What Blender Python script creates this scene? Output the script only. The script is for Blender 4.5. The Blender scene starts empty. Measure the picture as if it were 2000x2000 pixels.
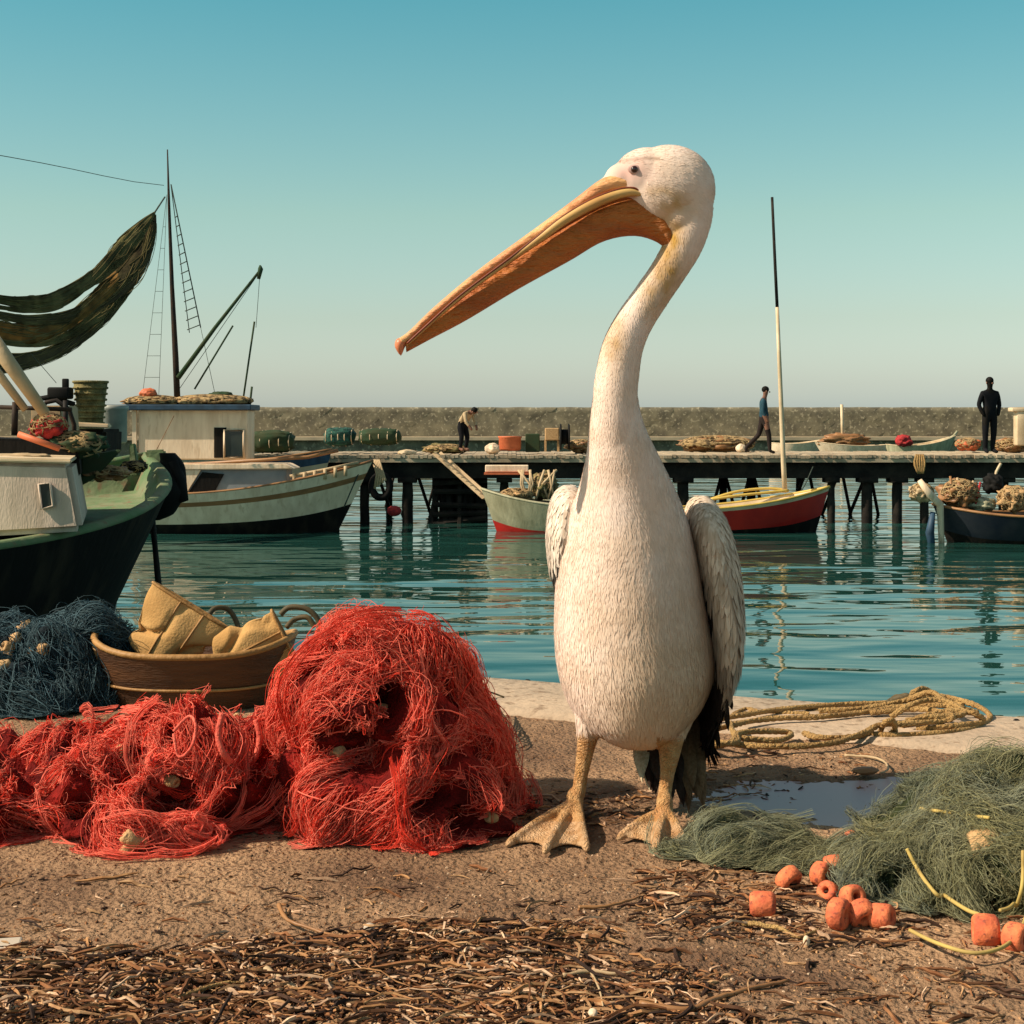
import bpy, bmesh, math, random
import numpy as np
from mathutils import Vector, Matrix, noise
from mathutils.bvhtree import BVHTree
random.seed(7); rng = np.random.default_rng(7)
R = math.radians
scene = bpy.context.scene
# ---------------------------------------------------------------- camera
FPX = 3077.0; CH = 0.76; HY = 825.0; WATER = -1.63
cd = bpy.data.cameras.new('camera'); cam = bpy.data.objects.new('camera', cd)
scene.collection.objects.link(cam); scene.camera = cam
cam.location = (0, 0, CH); cam.rotation_euler = (R(90), 0, 0)
cd.sensor_width = 36; cd.lens = FPX/2000*36; cd.shift_y = -(1000-HY)/2000
cd.clip_start = 0.05; cd.clip_end = 3000
scene.render.resolution_x = 1024; scene.render.resolution_y = 1024
# ---------------------------------------------------------------- sky and sun
SUN = Vector((-0.73, -0.19, 0.655)).normalized()
w = bpy.data.worlds.new('World'); scene.world = w; w.use_nodes = True
nt = w.node_tree; nt.nodes.clear()
out = nt.nodes.new('ShaderNodeOutputWorld'); bg = nt.nodes.new('ShaderNodeBackground')
sky = nt.nodes.new('ShaderNodeTexSky'); sky.sky_type = 'NISHITA'; sky.sun_disc = False
sky.sun_elevation = math.asin(SUN.z); sky.sun_rotation = math.atan2(SUN.x, SUN.y)
sky.air_density = 1.3; sky.dust_density = 1.0; sky.ozone_density = 1.5
tc = nt.nodes.new('ShaderNodeTexCoord'); sp = nt.nodes.new('ShaderNodeSeparateXYZ')
rp = nt.nodes.new('ShaderNodeValToRGB'); mx = nt.nodes.new('ShaderNodeMix')
mx.data_type = 'RGBA'; mx.blend_type = 'MULTIPLY'; mx.inputs[0].default_value = 1
nt.links.new(tc.outputs['Generated'], sp.inputs[0]); nt.links.new(sp.outputs['Z'], rp.inputs[0])
SKYR = [(0.0, (.56, .71, .98)), (0.025, (.51, .60, .76)), (0.065, (.47, .53, .56)), (0.13, (.435, .535, .46)), (0.27, (.20, .49, .43)), (0.42, (.42, .56, .48)), (0.65, (.54, .43, .30))]
el = rp.color_ramp.elements
el[0].position, el[0].color = SKYR[0][0], (*SKYR[0][1], 1)
el[1].position, el[1].color = SKYR[-1][0], (*SKYR[-1][1], 1)
for p, c in SKYR[1:-1]:
    e = el.new(p); e.color = (*c, 1)
nt.links.new(sky.outputs[0], mx.inputs[6]); nt.links.new(rp.outputs[0], mx.inputs[7])
nt.links.new(mx.outputs[2], bg.inputs[0]); nt.links.new(bg.outputs[0], out.inputs[0])
bg.inputs[1].default_value = 0.15
sl = bpy.data.lights.new('sun', 'SUN'); sl.energy = 4.0; sl.angle = R(0.5); sl.color = (1, .86, .68)
so = bpy.data.objects.new('sun', sl); scene.collection.objects.link(so)
so.rotation_euler = SUN.to_track_quat('Z', 'Y').to_euler()
scene.view_settings.view_transform = 'Standard'; scene.view_settings.look = 'None'
scene.view_settings.exposure = 0.68; scene.view_settings.gamma = 1
# ---------------------------------------------------------------- helpers
def P(px, py, Y): return Vector(((px-1000)/FPX*Y, Y, CH-(py-HY)/FPX*Y))
def Q(x, y, Y): return P(x*1.0352, y*1.0352, Y)
def G(px, py, z=0.0):
    Y = FPX*(CH-z)/(py-HY); return Vector(((px-1000)/FPX*Y, Y, z))
def lin(r, g, b):
    f = lambda c: (c/255/12.92 if c/255 <= .04045 else ((c/255+.055)/1.055)**2.4)
    return (f(r), f(g), f(b))
def mat(name, col, rough=.75, var=None, scale=6., bump=0., bscale=None, metal=0., attr=False, detail=6., stretch=None, spec=.4, thresh=(.35, .65), speck=None, speck_scale=60, trans=0., coat=0.):
    m = bpy.data.materials.new(name); m.use_nodes = True; n = m.node_tree.nodes; l = m.node_tree.links
    b = n['Principled BSDF']; b.inputs['Roughness'].default_value = rough; b.inputs['Metallic'].default_value = metal
    b.inputs['Specular IOR Level'].default_value = spec
    t = n.new('ShaderNodeTexCoord'); mp = n.new('ShaderNodeMapping'); l.new(t.outputs['Object'], mp.inputs[0])
    if stretch: mp.inputs['Scale'].default_value = stretch
    src = None
    if attr:
        a = n.new('ShaderNodeAttribute'); a.attribute_name = 'Col'; src = a.outputs['Color']
    nz = n.new('ShaderNodeTexNoise'); nz.inputs['Scale'].default_value = scale; nz.inputs['Detail'].default_value = detail
    l.new(mp.outputs[0], nz.inputs[0])
    mr = n.new('ShaderNodeMapRange'); mr.inputs[1].default_value = thresh[0]; mr.inputs[2].default_value = thresh[1]
    l.new(nz.outputs[0], mr.inputs[0])
    if attr:
        m1 = n.new('ShaderNodeMix'); m1.data_type = 'RGBA'; m1.blend_type = 'MULTIPLY'
        l.new(mr.outputs[0], m1.inputs[0]); l.new(src, m1.inputs[6]); m1.inputs[7].default_value = (*(var or (.85, .82, .78)), 1)
        src = m1.outputs[2]
    else:
        m1 = n.new('ShaderNodeMix'); m1.data_type = 'RGBA'
        l.new(mr.outputs[0], m1.inputs[0]); m1.inputs[6].default_value = (*col, 1)
        m1.inputs[7].default_value = (*(var or tuple(c*.72 for c in col)), 1); src = m1.outputs[2]
    if speck:
        v = n.new('ShaderNodeTexNoise'); v.inputs['Scale'].default_value = speck_scale; v.inputs['Detail'].default_value = 3
        l.new(mp.outputs[0], v.inputs[0])
        r2 = n.new('ShaderNodeMapRange'); r2.inputs[1].default_value = .56; r2.inputs[2].default_value = .68
        l.new(v.outputs[0], r2.inputs[0])
        m2 = n.new('ShaderNodeMix'); m2.data_type = 'RGBA'; l.new(r2.outputs[0], m2.inputs[0])
        l.new(src, m2.inputs[6]); m2.inputs[7].default_value = (*speck, 1); src = m2.outputs[2]
    l.new(src, b.inputs['Base Color'])
    if bump:
        bn = n.new('ShaderNodeTexNoise'); bn.inputs['Scale'].default_value = bscale or scale*4; bn.inputs['Detail'].default_value = 5
        l.new(mp.outputs[0], bn.inputs[0]); bp = n.new('ShaderNodeBump'); bp.inputs['Strength'].default_value = min(1, bump)
        bp.inputs['Distance'].default_value = .02; l.new(bn.outputs[0], bp.inputs['Height']); l.new(bp.outputs[0], b.inputs['Normal'])
    if coat: b.inputs['Coat Weight'].default_value = coat
    if trans:
        tr = n.new('ShaderNodeBsdfTranslucent'); l.new(src, tr.inputs[0]); ms = n.new('ShaderNodeMixShader')
        ms.inputs[0].default_value = trans; o = n['Material Output']
        l.new(b.outputs[0], ms.inputs[1]); l.new(tr.outputs[0], ms.inputs[2]); l.new(ms.outputs[0], o.inputs[0])
    return m
class MB:
    def __init__(s): s.V = []; s.F = []; s.M = []; s.C = []; s.n = 0; s.hascol = False
    def add(s, V, F, mi=0, col=None):
        V = np.asarray(V, dtype=float).reshape(-1, 3)
        s.V.append(V); n0 = s.n
        if isinstance(F, np.ndarray): F = (F+n0).tolist()
        else: F = [tuple(i+n0 for i in f) for f in F]
        s.F += F; s.M += [mi]*len(F) if not hasattr(mi, '__len__') else list(mi)
        if col is None: col = (1, 1, 1)
        else: s.hascol = True
        c = np.asarray(col, dtype=float)
        if c.ndim == 1: c = np.tile(c, (len(V), 1))
        s.C.append(c); s.n += len(V); return s
    def box(s, c, size, rot=None, mi=0, bev=0.0):
        bm = bmesh.new(); bmesh.ops.create_cube(bm, size=1)
        for v in bm.verts: v.co = Vector((v.co.x*size[0], v.co.y*size[1], v.co.z*size[2]))
        if bev > 0: bmesh.ops.bevel(bm, geom=list(bm.edges), offset=bev, segments=2, affect='EDGES', profile=.5)
        M = (rot.to_4x4() if rot else Matrix.Identity(4)); M.translation = Vector(c)
        bm.transform(M); s.bm(bm, mi); return s
    def bm(s, bm, mi=0, col=None):
        bm.verts.index_update()
        s.add([v.co[:] for v in bm.verts], [tuple(v.index for v in f.verts) for f in bm.faces], mi, col); bm.free(); return s
    def tube(s, pts, rad, sides=8, mi=0, col=None, flat=1.0, closed=False):
        pts = [Vector(p) for p in pts]; n = len(pts)
        if not hasattr(rad, '__len__'): rad = [rad]*n
        V = []; up = None
        for i, p in enumerate(pts):
            a = pts[max(0, i-1)]; b = pts[min(n-1, i+1)]
            if closed: a = pts[(i-1) % n]; b = pts[(i+1) % n]
            t = (b-a).normalized() if (b-a).length > 1e-9 else Vector((0, 0, 1))
            if up is None:
                up = Vector((0, 0, 1)) if abs(t.z) < .9 else Vector((0, 1, 0))
            s1 = t.cross(up).normalized(); u1 = s1.cross(t).normalized(); up = u1
            for k in range(sides):
                an = 2*math.pi*k/sides
                V.append(p+s1*math.cos(an)*rad[i]+u1*math.sin(an)*rad[i]*flat)
        F = []
        m = n if closed else n-1
        for i in range(m):
            j = (i+1) % n
            for k in range(sides):
                k2 = (k+1) % sides
                F.append((i*sides+k, i*sides+k2, j*sides+k2, j*sides+k))
        if not closed: F.append(tuple(range(sides-1, -1, -1))); F.append(tuple((n-1)*sides+k for k in range(sides)))
        s.add(V, F, mi, col); return s
    def lathe(s, prof, c=(0, 0, 0), seg=24, rot=None, mi=0):
        V = []; F = []
        for r, z in prof:
            for k in range(seg):
                a = 2*math.pi*k/seg; v = Vector((r*math.cos(a), r*math.sin(a), z))
                if rot: v = rot @ v
                V.append(v+Vector(c))
        for i in range(len(prof)-1):
            for k in range(seg):
                k2 = (k+1) % seg; F.append((i*seg+k, i*seg+k2, (i+1)*seg+k2, (i+1)*seg+k))
        if prof[0][0] > 1e-5: F.append(tuple(range(seg-1, -1, -1)))
        if prof[-1][0] > 1e-5: F.append(tuple((len(prof)-1)*seg+k for k in range(seg)))
        s.add(V, F, mi); return s
    def ell(s, c, r, mi=0, col=None, seg=24, ring=14, rot=None):
        bm = bmesh.new(); bmesh.ops.create_uvsphere(bm, u_segments=seg, v_segments=ring, radius=1)
        for v in bm.verts:
            q = Vector((v.co.x*r[0], v.co.y*r[1], v.co.z*r[2]))
            if rot: q = rot @ q
            v.co = q+Vector(c)
        s.bm(bm, mi, col); return s
    def build(s, name, mats, parent=None, smooth=True, label=None, cat=None, group=None, kind=None):
        me = bpy.data.meshes.new(name)
        V = np.concatenate(s.V) if s.V else np.zeros((0, 3))
        me.from_pydata(V.tolist(), [], s.F)
        for m in (mats if isinstance(mats, (list, tuple)) else [mats]): me.materials.append(m)
        me.polygons.foreach_set('material_index', s.M)
        me.polygons.foreach_set('use_smooth', [smooth]*len(s.F))
        if s.hascol:
            a = me.color_attributes.new('Col', 'FLOAT_COLOR', 'POINT')
            C = np.concatenate(s.C); C = np.concatenate([C, np.ones((len(C), 1))], 1)
            a.data.foreach_set('color', C.ravel())
        me.update()
        o = bpy.data.objects.new(name, me); scene.collection.objects.link(o)
        if smooth == 'auto' : pass
        if parent: o.parent = parent; o.matrix_parent_inverse = parent.matrix_world.inverted() if False else Matrix.Translation(-parent.location) if parent.type == 'EMPTY' and parent.get('_abs') else Matrix.Identity(4)
        tag(o, label, cat, group, kind); return o
def tag(o, label=None, cat=None, group=None, kind=None):
    if label: o['label'] = label
    if cat: o['category'] = cat
    if group: o['group'] = group
    if kind: o['kind'] = kind
    return o
def thing(name, label, cat, loc=(0, 0, 0), rz=0, group=None, absolute=True):
    """Empty at the thing's base; absolute: its parts are modelled in world coordinates"""
    o = bpy.data.objects.new(name, None); scene.collection.objects.link(o); o.location = loc; o.rotation_euler = (0, 0, rz)
    o.empty_display_size = .1
    if absolute: o['_abs'] = 1
    tag(o, label, cat, group); return o
def sharp(o, ang=35):
    me = o.data; me.polygons.foreach_set('use_smooth', [True]*len(me.polygons))
    me.set_sharp_from_angle(angle=R(ang)); return o
def catmull(pts, n):
    """pts: list of tuples (any dim); n samples evenly in parameter"""
    A = np.array(pts, float); m = len(A); out = []
    for k in range(n):
        t = k/(n-1)*(m-1); i = min(int(t), m-2); u = t-i
        p0 = A[max(i-1, 0)]; p1 = A[i]; p2 = A[i+1]; p3 = A[min(i+2, m-1)]
        out.append(.5*((2*p1)+(-p0+p2)*u+(2*p0-5*p1+4*p2-p3)*u*u+(-p0+3*p1-3*p2+p3)*u**3))
    return np.array(out)
def path(pts, n): return [Vector(p) for p in catmull([tuple(p) for p in pts], n)]
def evaluated(o):
    dg = bpy.context.evaluated_depsgraph_get(); dg.update()
    me = bpy.data.meshes.new_from_object(o.evaluated_get(dg)); return me
def remesh(mb, voxel, smooth=0, iters=4):
    o = mb.build('tmp', bpy.data.materials.new('x'))
    m = o.modifiers.new('r', 'REMESH'); m.mode = 'VOXEL'; m.voxel_size = voxel
    if smooth:
        q = o.modifiers.new('s', 'SMOOTH'); q.factor = smooth; q.iterations = iters
    me = evaluated(o); bpy.data.objects.remove(o)
    V = np.zeros(len(me.vertices)*3); me.vertices.foreach_get('co', V); V = V.reshape(-1, 3)
    F = [tuple(p.vertices) for p in me.polygons]
    N = np.zeros(len(me.vertices)*3); me.vertices.foreach_get('normal', N)
    return V, F, N.reshape(-1, 3), me
def skin_mesh(verts, edges, radii, sub=2):
    me = bpy.data.meshes.new('sk'); me.from_pydata([tuple(v) for v in verts], edges, []); o = bpy.data.objects.new('sk', me)
    scene.collection.objects.link(o); m = o.modifiers.new('s', 'SKIN'); 
    m.use_smooth_shade = True
    for i, r in enumerate(radii):
        rr = r if hasattr(r, '__len__') else (r, r)
        me.skin_vertices[0].data[i].radius = rr; me.skin_vertices[0].data[i].use_root = (i == 0)
    if sub:
        q = o.modifiers.new('u', 'SUBSURF'); q.levels = sub; q.render_levels = sub
    e = evaluated(o); bpy.data.objects.remove(o)
    V = [v.co[:] for v in e.vertices]; F = [tuple(p.vertices) for p in e.polygons]; return V, F
def sample_surface(V, F, n):
    """area weighted random points: positions, normals"""
    T = []
    for f in F:
        for k in range(1, len(f)-1): T.append((f[0], f[k], f[k+1]))
    T = np.array(T); a = V[T[:, 0]]; b = V[T[:, 1]]; c = V[T[:, 2]]
    N = np.cross(b-a, c-a); A = np.linalg.norm(N, axis=1); N /= (A[:, None]+1e-12)
    idx = rng.choice(len(T), n, p=A/A.sum()); r1 = np.sqrt(rng.random(n)); r2 = rng.random(n)
    p = a[idx]*(1-r1)[:, None]+b[idx]*(r1*(1-r2))[:, None]+c[idx]*(r1*r2)[:, None]
    return p, N[idx]
def smooth_strands(A, it=3):
    A = np.array(A)
    for _ in range(it): A[:, 1:-1] = (A[:, :-2]+2*A[:, 1:-1]+A[:, 2:])/4
    return A
def strand_tubes(mb, Pts, rad, cols=None, sides=3, mi=0):
    """Pts (S,N,3) equal length strands, rad (S,) -> prism tubes"""
    Pts = np.asarray(Pts); S, N, _ = Pts.shape
    T = np.empty_like(Pts); T[:, 1:-1] = Pts[:, 2:]-Pts[:, :-2]; T[:, 0] = Pts[:, 1]-Pts[:, 0]; T[:, -1] = Pts[:, -1]-Pts[:, -2]
    T /= np.linalg.norm(T, axis=2, keepdims=True)+1e-9
    ref = rng.normal(size=(S, 1, 3)); n1 = np.cross(T, ref); n1 /= np.linalg.norm(n1, axis=2, keepdims=True)+1e-9
    n2 = np.cross(T, n1); V = np.empty((S, N, sides, 3))
    rad = np.asarray(rad); rr = rad[:, None, None] if rad.ndim == 1 else rad[:, :, None]
    for k in range(sides):
        a = 2*math.pi*k/sides; V[:, :, k] = Pts+(n1*math.cos(a)+n2*math.sin(a))*rr
    ix = np.arange(S*N*sides).reshape(S, N, sides); F = []
    for k in range(sides):
        k2 = (k+1) % sides
        F.append(np.stack([ix[:, :-1, k], ix[:, :-1, k2], ix[:, 1:, k2], ix[:, 1:, k]], -1).reshape(-1, 4))
    F = np.concatenate(F); C = None
    if cols is not None: C = np.repeat(np.asarray(cols), N*sides, axis=0)
    mb.add(V.reshape(-1, 3), F, mi, C)
def slices(rings, n, m, disp=None):
    """rings: (cx, Yc, z, a, b) -> vertical stack of ellipses, n levels, m around"""
    A = catmull(rings, n); V = []; F = []
    for i in range(n):
        cx, cy, z, a, b = A[i]; a = max(a, .001); b = max(b, .001)
        for k in range(m):
            t = 2*math.pi*k/m; p = Vector((cx+a*math.cos(t), cy+b*math.sin(t), z))
            if disp:
                nn = Vector((math.cos(t)*b, math.sin(t)*a, 0)).normalized(); p = disp(p, nn, i/(n-1), t)
            V.append(p)
    for i in range(n-1):
        for k in range(m):
            k2 = (k+1) % m; F.append((i*m+k, i*m+k2, (i+1)*m+k2, (i+1)*m+k))
    F.append(tuple(range(m-1, -1, -1))); F.append(tuple((n-1)*m+k for k in range(m)))
    return V, F
def ring_px(y, xl, xr, Yc, b, s=1.0):
    p = P((xl+xr)/2*s, y*s, Yc); return (p.x, Yc, p.z, (xr-xl)/2*s*Yc/FPX, b)
# ---------------------------------------------------------------- materials
M = {}
M['ground'] = mat('quay_dirt', (.41, .25, .14), .9, (.17, .095, .055), 2.6, .9, 90, speck=(.10, .055, .03), speck_scale=75, spec=.15)
M['coping'] = mat('coping_concrete', (.50, .37, .255), .85, (.40, .30, .21), 5, .35, 40, speck=(.25, .17, .11), speck_scale=35, spec=.2)
M['quaywall'] = mat('quay_wall_concrete', (.30, .24, .18), .9, (.16, .15, .11), 2, .6, 12)
M['wall'] = mat('breakwater_stone', (.21, .18, .115), .95, (.11, .095, .065), 1.2, .8, 3, speck=(.36, .31, .21), speck_scale=4.0)
M['ledge'] = mat('ledge_stone', (.50, .38, .24), .9, (.35, .27, .18), .8)
M['deckwood'] = mat('deck_planks', (.46, .37, .25), .85, (.30, .22, .14), 1.5, .3, 8)
M['darkwood'] = mat('tarred_wood', (.035, .028, .022), .8, (.014, .012, .011), 3, .4, 20, spec=.08)
M['iron'] = mat('black_iron', (.025, .022, .02), .6, (.05, .03, .02), 6, spec=.08)
M['white'] = mat('weathered_white_paint', (.86, .67, .47), .6, (.68, .50, .33), 1.4, .3, 6, stretch=(3.5, 3.5, .7), detail=9, speck=(.66, .48, .31), speck_scale=3.5)
M['cream'] = mat('cream_paint', (.70, .54, .35), .6, (.50, .37, .22), 2.0, .1, 12)
M['greywhite'] = mat('greyish_cabin_paint', (.66, .50, .39), .8, (.48, .36, .27), 2.2, .3, 22, stretch=(3, 3, .8), detail=9)
M['green'] = mat('green_deck_paint', (.085, .155, .060), .8, (.17, .19, .10), 3.5, .5, 14, detail=10, speck=(.16, .12, .06), speck_scale=9)
M['darkgreen'] = mat('dark_green_paint', (.03, .06, .03), .7, (.05, .06, .03), 4, spec=.08)
M['blackhull'] = mat('black_hull_paint', (.010, .009, .008), .75, (.04, .028, .018), 1.2, .5, 5, thresh=(.5, .75), detail=9, stretch=(3, 3, .7), spec=.08)
M['blue'] = mat('blue_trim_paint', (.03, .07, .12), .6, (.015, .035, .06), 5)
M['bluegrey'] = mat('blue_grey_paint', (.22, .24, .25), .6, (.15, .17, .19), 2)
M['red'] = mat('red_hull_paint', (.55, .02, .012), .4, (.38, .012, .01), 2, .1, 8, coat=.2)
M['yellow'] = mat('yellow_gunwale_paint', (.62, .42, .08), .5, (.5, .33, .07), 4)
M['palegreen'] = mat('pale_green_hull_paint', (.42, .39, .25), .6, (.27, .25, .15), 1.6, .3, 6, stretch=(3.5, 3.5, .7), detail=9)
M['navy'] = mat('navy_hull_paint', (.012, .018, .028), .4, (.03, .035, .04), 2, .1, 8, spec=.08)
M['wood'] = mat('varnished_wood', (.33, .16, .06), .5, (.22, .10, .04), 4, .15, 20, stretch=(.3, 2, 2))
M['tan'] = mat('pale_wood', (.52, .38, .22), .7, (.38, .26, .14), 3, .2, 20)
M['rope'] = mat('hemp_rope', (.46, .28, .10), .85, (.32, .18, .06), 20, .8, 160)
M['thinrope'] = mat('thin_yellow_line', (.50, .36, .10), .8, (.38, .26, .08), 20)
M['line'] = mat('rigging_line', (.05, .07, .05), .8, (.03, .04, .03), 5)
M['rednet'] = mat('red_nylon_net', (1, 1, 1), .75, (.95, .8, .8), 12, attr=True, trans=.38, spec=.2)
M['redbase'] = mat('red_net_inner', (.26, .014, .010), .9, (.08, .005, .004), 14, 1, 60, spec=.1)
M['greennet'] = mat('green_nylon_net', (1, 1, 1), .7, (.85, .85, .75), 12, attr=True, trans=.25, spec=.25)
M['greenbase'] = mat('green_net_inner', (.045, .055, .02), .9, (.02, .026, .012), 14, 1, 60, spec=.1)
M['bluenet'] = mat('blue_nylon_net', (1, 1, 1), .7, (.8, .85, .9), 12, attr=True, trans=.15, spec=.25)
M['bluebase'] = mat('blue_net_inner', (.018, .028, .034), .9, (.008, .012, .016), 14, 1, 60, spec=.1)
M['cork'] = mat('orange_cork', (.76, .20, .075), .8, (.50, .09, .04), 45, .2, 150, thresh=(.4, .7), speck=(.30, .07, .04), speck_scale=150)
M['corkpale'] = mat('pale_cork', (.58, .36, .17), .8, (.42, .24, .10), 30, .5, 120)
M['canvas'] = mat('ochre_canvas', (.58, .34, .13), .9, (.42, .23, .08), 9, .2, 160, spec=.15)
M['tub'] = mat('stained_tub_wood', (.11, .042, .013), .6, (.05, .02, .008), 6, .3, 40, stretch=(1, 1, 6))
M['tubrim'] = mat('worn_rim_wood', (.42, .22, .07), .6, (.28, .14, .04), 8, .3, 40)
M['handle'] = mat('dark_leather_handle', (.06, .045, .02), .7, (.12, .08, .03), 12)
M['feather'] = mat('white_feathers', (1, 1, 1), .85, (.90, .86, .80), 16, attr=True, trans=.12, spec=.15)
M['legskin'] = mat('pelican_skin', (1, 1, 1), .6, (.72, .62, .5), 60, .8, 260, attr=True, spec=.3)
M['bill'] = mat('bill_horn', (.76, .40, .16), .5, (.62, .22, .09), 18, .5, 90, stretch=(.3, 1, 1))
M['pouch'] = mat('bill_pouch_skin', (.56, .18, .026), .55, (.34, .075, .015), 16, .8, 110, stretch=(.35, 1, 1), thresh=(.3, .7))
M['mandible'] = mat('lower_mandible_horn', (.62, .38, .13), .45, (.46, .22, .06), 10)
M['gape'] = mat('bill_gape_line', (.22, .045, .015), .6)
M['eye'] = mat('eye_dark', (.03, .006, .004), .08, (.02, .004, .003), 4, spec=.8)
M['eyering'] = mat('eye_ring_skin', (.66, .42, .36), .7, (.5, .3, .26), 60)
M['flight'] = mat('flight_feathers', (1, 1, 1), .85, (.7, .62, .55), 60, attr=True, spec=.06, stretch=(3, 3, .25))
M['litter'] = mat('dry_litter', (1, 1, 1), .8, (.6, .5, .45), 60, attr=True, spec=.2)
M['cloth_dark'] = mat('dark_cloth', (.012, .012, .014), .9, spec=.08)
M['cloth_blue'] = mat('blue_cloth', (.03, .075, .10), .9, spec=.08)
M['cloth_trouser'] = mat('brown_trousers', (.03, .022, .02), .9, spec=.08)
M['skin'] = mat('tanned_skin', (.22, .10, .06), .7)
M['hair'] = mat('black_hair', (.012, .01, .008), .6, spec=.08)
M['glass'] = mat('dark_window_glass', (.02, .03, .03), .12, (.03, .04, .035), 3, spec=.6)
M['wicker'] = mat('olive_wicker', (.24, .19, .07), .85, (.11, .09, .03), 14, .8, 60)
M['metal'] = mat('galvanised_metal', (.36, .37, .33), .5, (.25, .27, .24), 6, metal=.2)
M['redcloth'] = mat('red_bundle', (.48, .03, .025), .85, (.25, .015, .02), 12, .6, 60)
M['orange'] = mat('orange_paint', (.62, .16, .06), .6, (.5, .11, .04), 8)
M['rubber'] = mat('black_rubber', (.015, .014, .013), .7, spec=.08)
M['sail'] = mat('olive_net_cloth', (.24, .22, .09), .9, (.10, .09, .045), 3, .8, 12, trans=.4, spec=.08)
M['sailbrown'] = mat('brown_net_cloth', (.36, .20, .06), .9, (.18, .10, .035), 3, .8, 12, trans=.4, spec=.08)
M['saildark'] = mat('black_net_cloth', (.06, .045, .028), .9, (.12, .10, .05), 3, .8, 12, trans=.25, spec=.08)
M['heap'] = mat('ochre_net_heap', (.46, .25, .10), .9, (.24, .12, .05), 8, 1, 30)
M['lumpstrand'] = mat('loose_strands', (.40, .27, .13), .9, (.10, .07, .04), 9, thresh=(.45, .6), spec=.1)
M['stone'] = mat('pale_stone', (.55, .46, .36), .9, (.4, .33, .26), 4)
# water
wm = bpy.data.materials.new('harbour_water'); wm.use_nodes = True; n = wm.node_tree.nodes; l = wm.node_tree.links
b = n['Principled BSDF']; b.inputs['Base Color'].default_value = (.014, .062, .050, 1); b.inputs['Roughness'].default_value = .01
b.inputs['IOR'].default_value = 1.33; b.inputs['Specular IOR Level'].default_value = .5
t = n.new('ShaderNodeTexCoord'); hs = None
for sc, st, am, det in (((.45, 1.0, 1), 1.15, .044, 1.2), ((.5, 1.3, 1), 3.0, .004, 1), ((.6, 1.2, 1), .32, .11, 1)):
    mp = n.new('ShaderNodeMapping'); mp.inputs['Scale'].default_value = sc; l.new(t.outputs['Object'], mp.inputs[0])
    z = n.new('ShaderNodeTexNoise'); z.inputs['Scale'].default_value = st; z.inputs['Detail'].default_value = det; z.inputs['Distortion'].default_value = .4
    l.new(mp.outputs[0], z.inputs[0]); mu = n.new('ShaderNodeMath'); mu.operation = 'MULTIPLY'; mu.inputs[1].default_value = am; l.new(z.outputs[0], mu.inputs[0])
    if hs is None: hs = mu.outputs[0]
    else:
        ad = n.new('ShaderNodeMath'); l.new(hs, ad.inputs[0]); l.new(mu.outputs[0], ad.inputs[1]); hs = ad.outputs[0]
bp = n.new('ShaderNodeBump'); bp.inputs['Strength'].default_value = 1; bp.inputs['Distance'].default_value = 1.0
l.new(hs, bp.inputs['Height']); l.new(bp.outputs[0], b.inputs['Normal']); M['water'] = wm
pm = bpy.data.materials.new('puddle_water'); pm.use_nodes = True; b = pm.node_tree.nodes['Principled BSDF']
b.inputs['Base Color'].default_value = (.46, .31, .30, 1); b.inputs['Roughness'].default_value = .36; b.inputs['Specular IOR Level'].default_value = .18; M['puddle'] = pm
# ---------------------------------------------------------------- setting
MB().add([(-900, -60, WATER), (900, -60, WATER), (900, 2400, WATER), (-900, 2400, WATER)], [(0, 1, 2, 3)]).build('water', M['water'], smooth=False, kind='structure')
def edge(x): return 4.65-.46*(x+.151)            # quay edge line
def pud(x, y):
    c = G(1660, 1555); v = Vector((x-c.x, y-c.y)); v = Vector((v.x*.95+v.y*.2, v.y))
    return math.exp(-((v.x/.33)**2+(v.y/.23)**2)**1.6)*(1+.5*noise.noise(Vector((x*6, y*6, 0))))
def gz(x, y):
    z = .010*noise.noise(Vector((x*2.3, y*2.3, 0)))+.007*noise.noise(Vector((x*9, y*9, 3)))+.004*noise.noise(Vector((x*28, y*28, 5)))
    z += .0025*noise.noise(Vector((x*70, y*70, 9)))
    return z-.022*min(1, max(0, pud(x, y)))
xs = np.concatenate([np.linspace(-14, -2.0, 14)[:-1], np.arange(-2.0, 1.8, .011), np.linspace(1.8, 14, 14)])
ts = np.concatenate([np.linspace(-5, 1.6, 8)[:-1], np.arange(1.6, 4.0, .012), np.linspace(4.0, 4.65, 14)])
V = []
for x in xs:
    e = edge(x)-.50
    for t_ in ts:
        y = t_ if t_ < 3.2 else 3.2+(t_-3.2)/(4.65-3.2)*(e+.02-3.2)
        inside = -2 < x < 1.8 and y > 1.6
        V.append((x, y, gz(x, y) if inside else 0))
nx, ny = len(xs), len(ts); ix = np.arange(nx*ny).reshape(nx, ny)
F = np.stack([ix[:-1, :-1], ix[1:, :-1], ix[1:, 1:], ix[:-1, 1:]], -1).reshape(-1, 4)
MB().add(V, F).build('ground', M['ground'], kind='structure')
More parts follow.
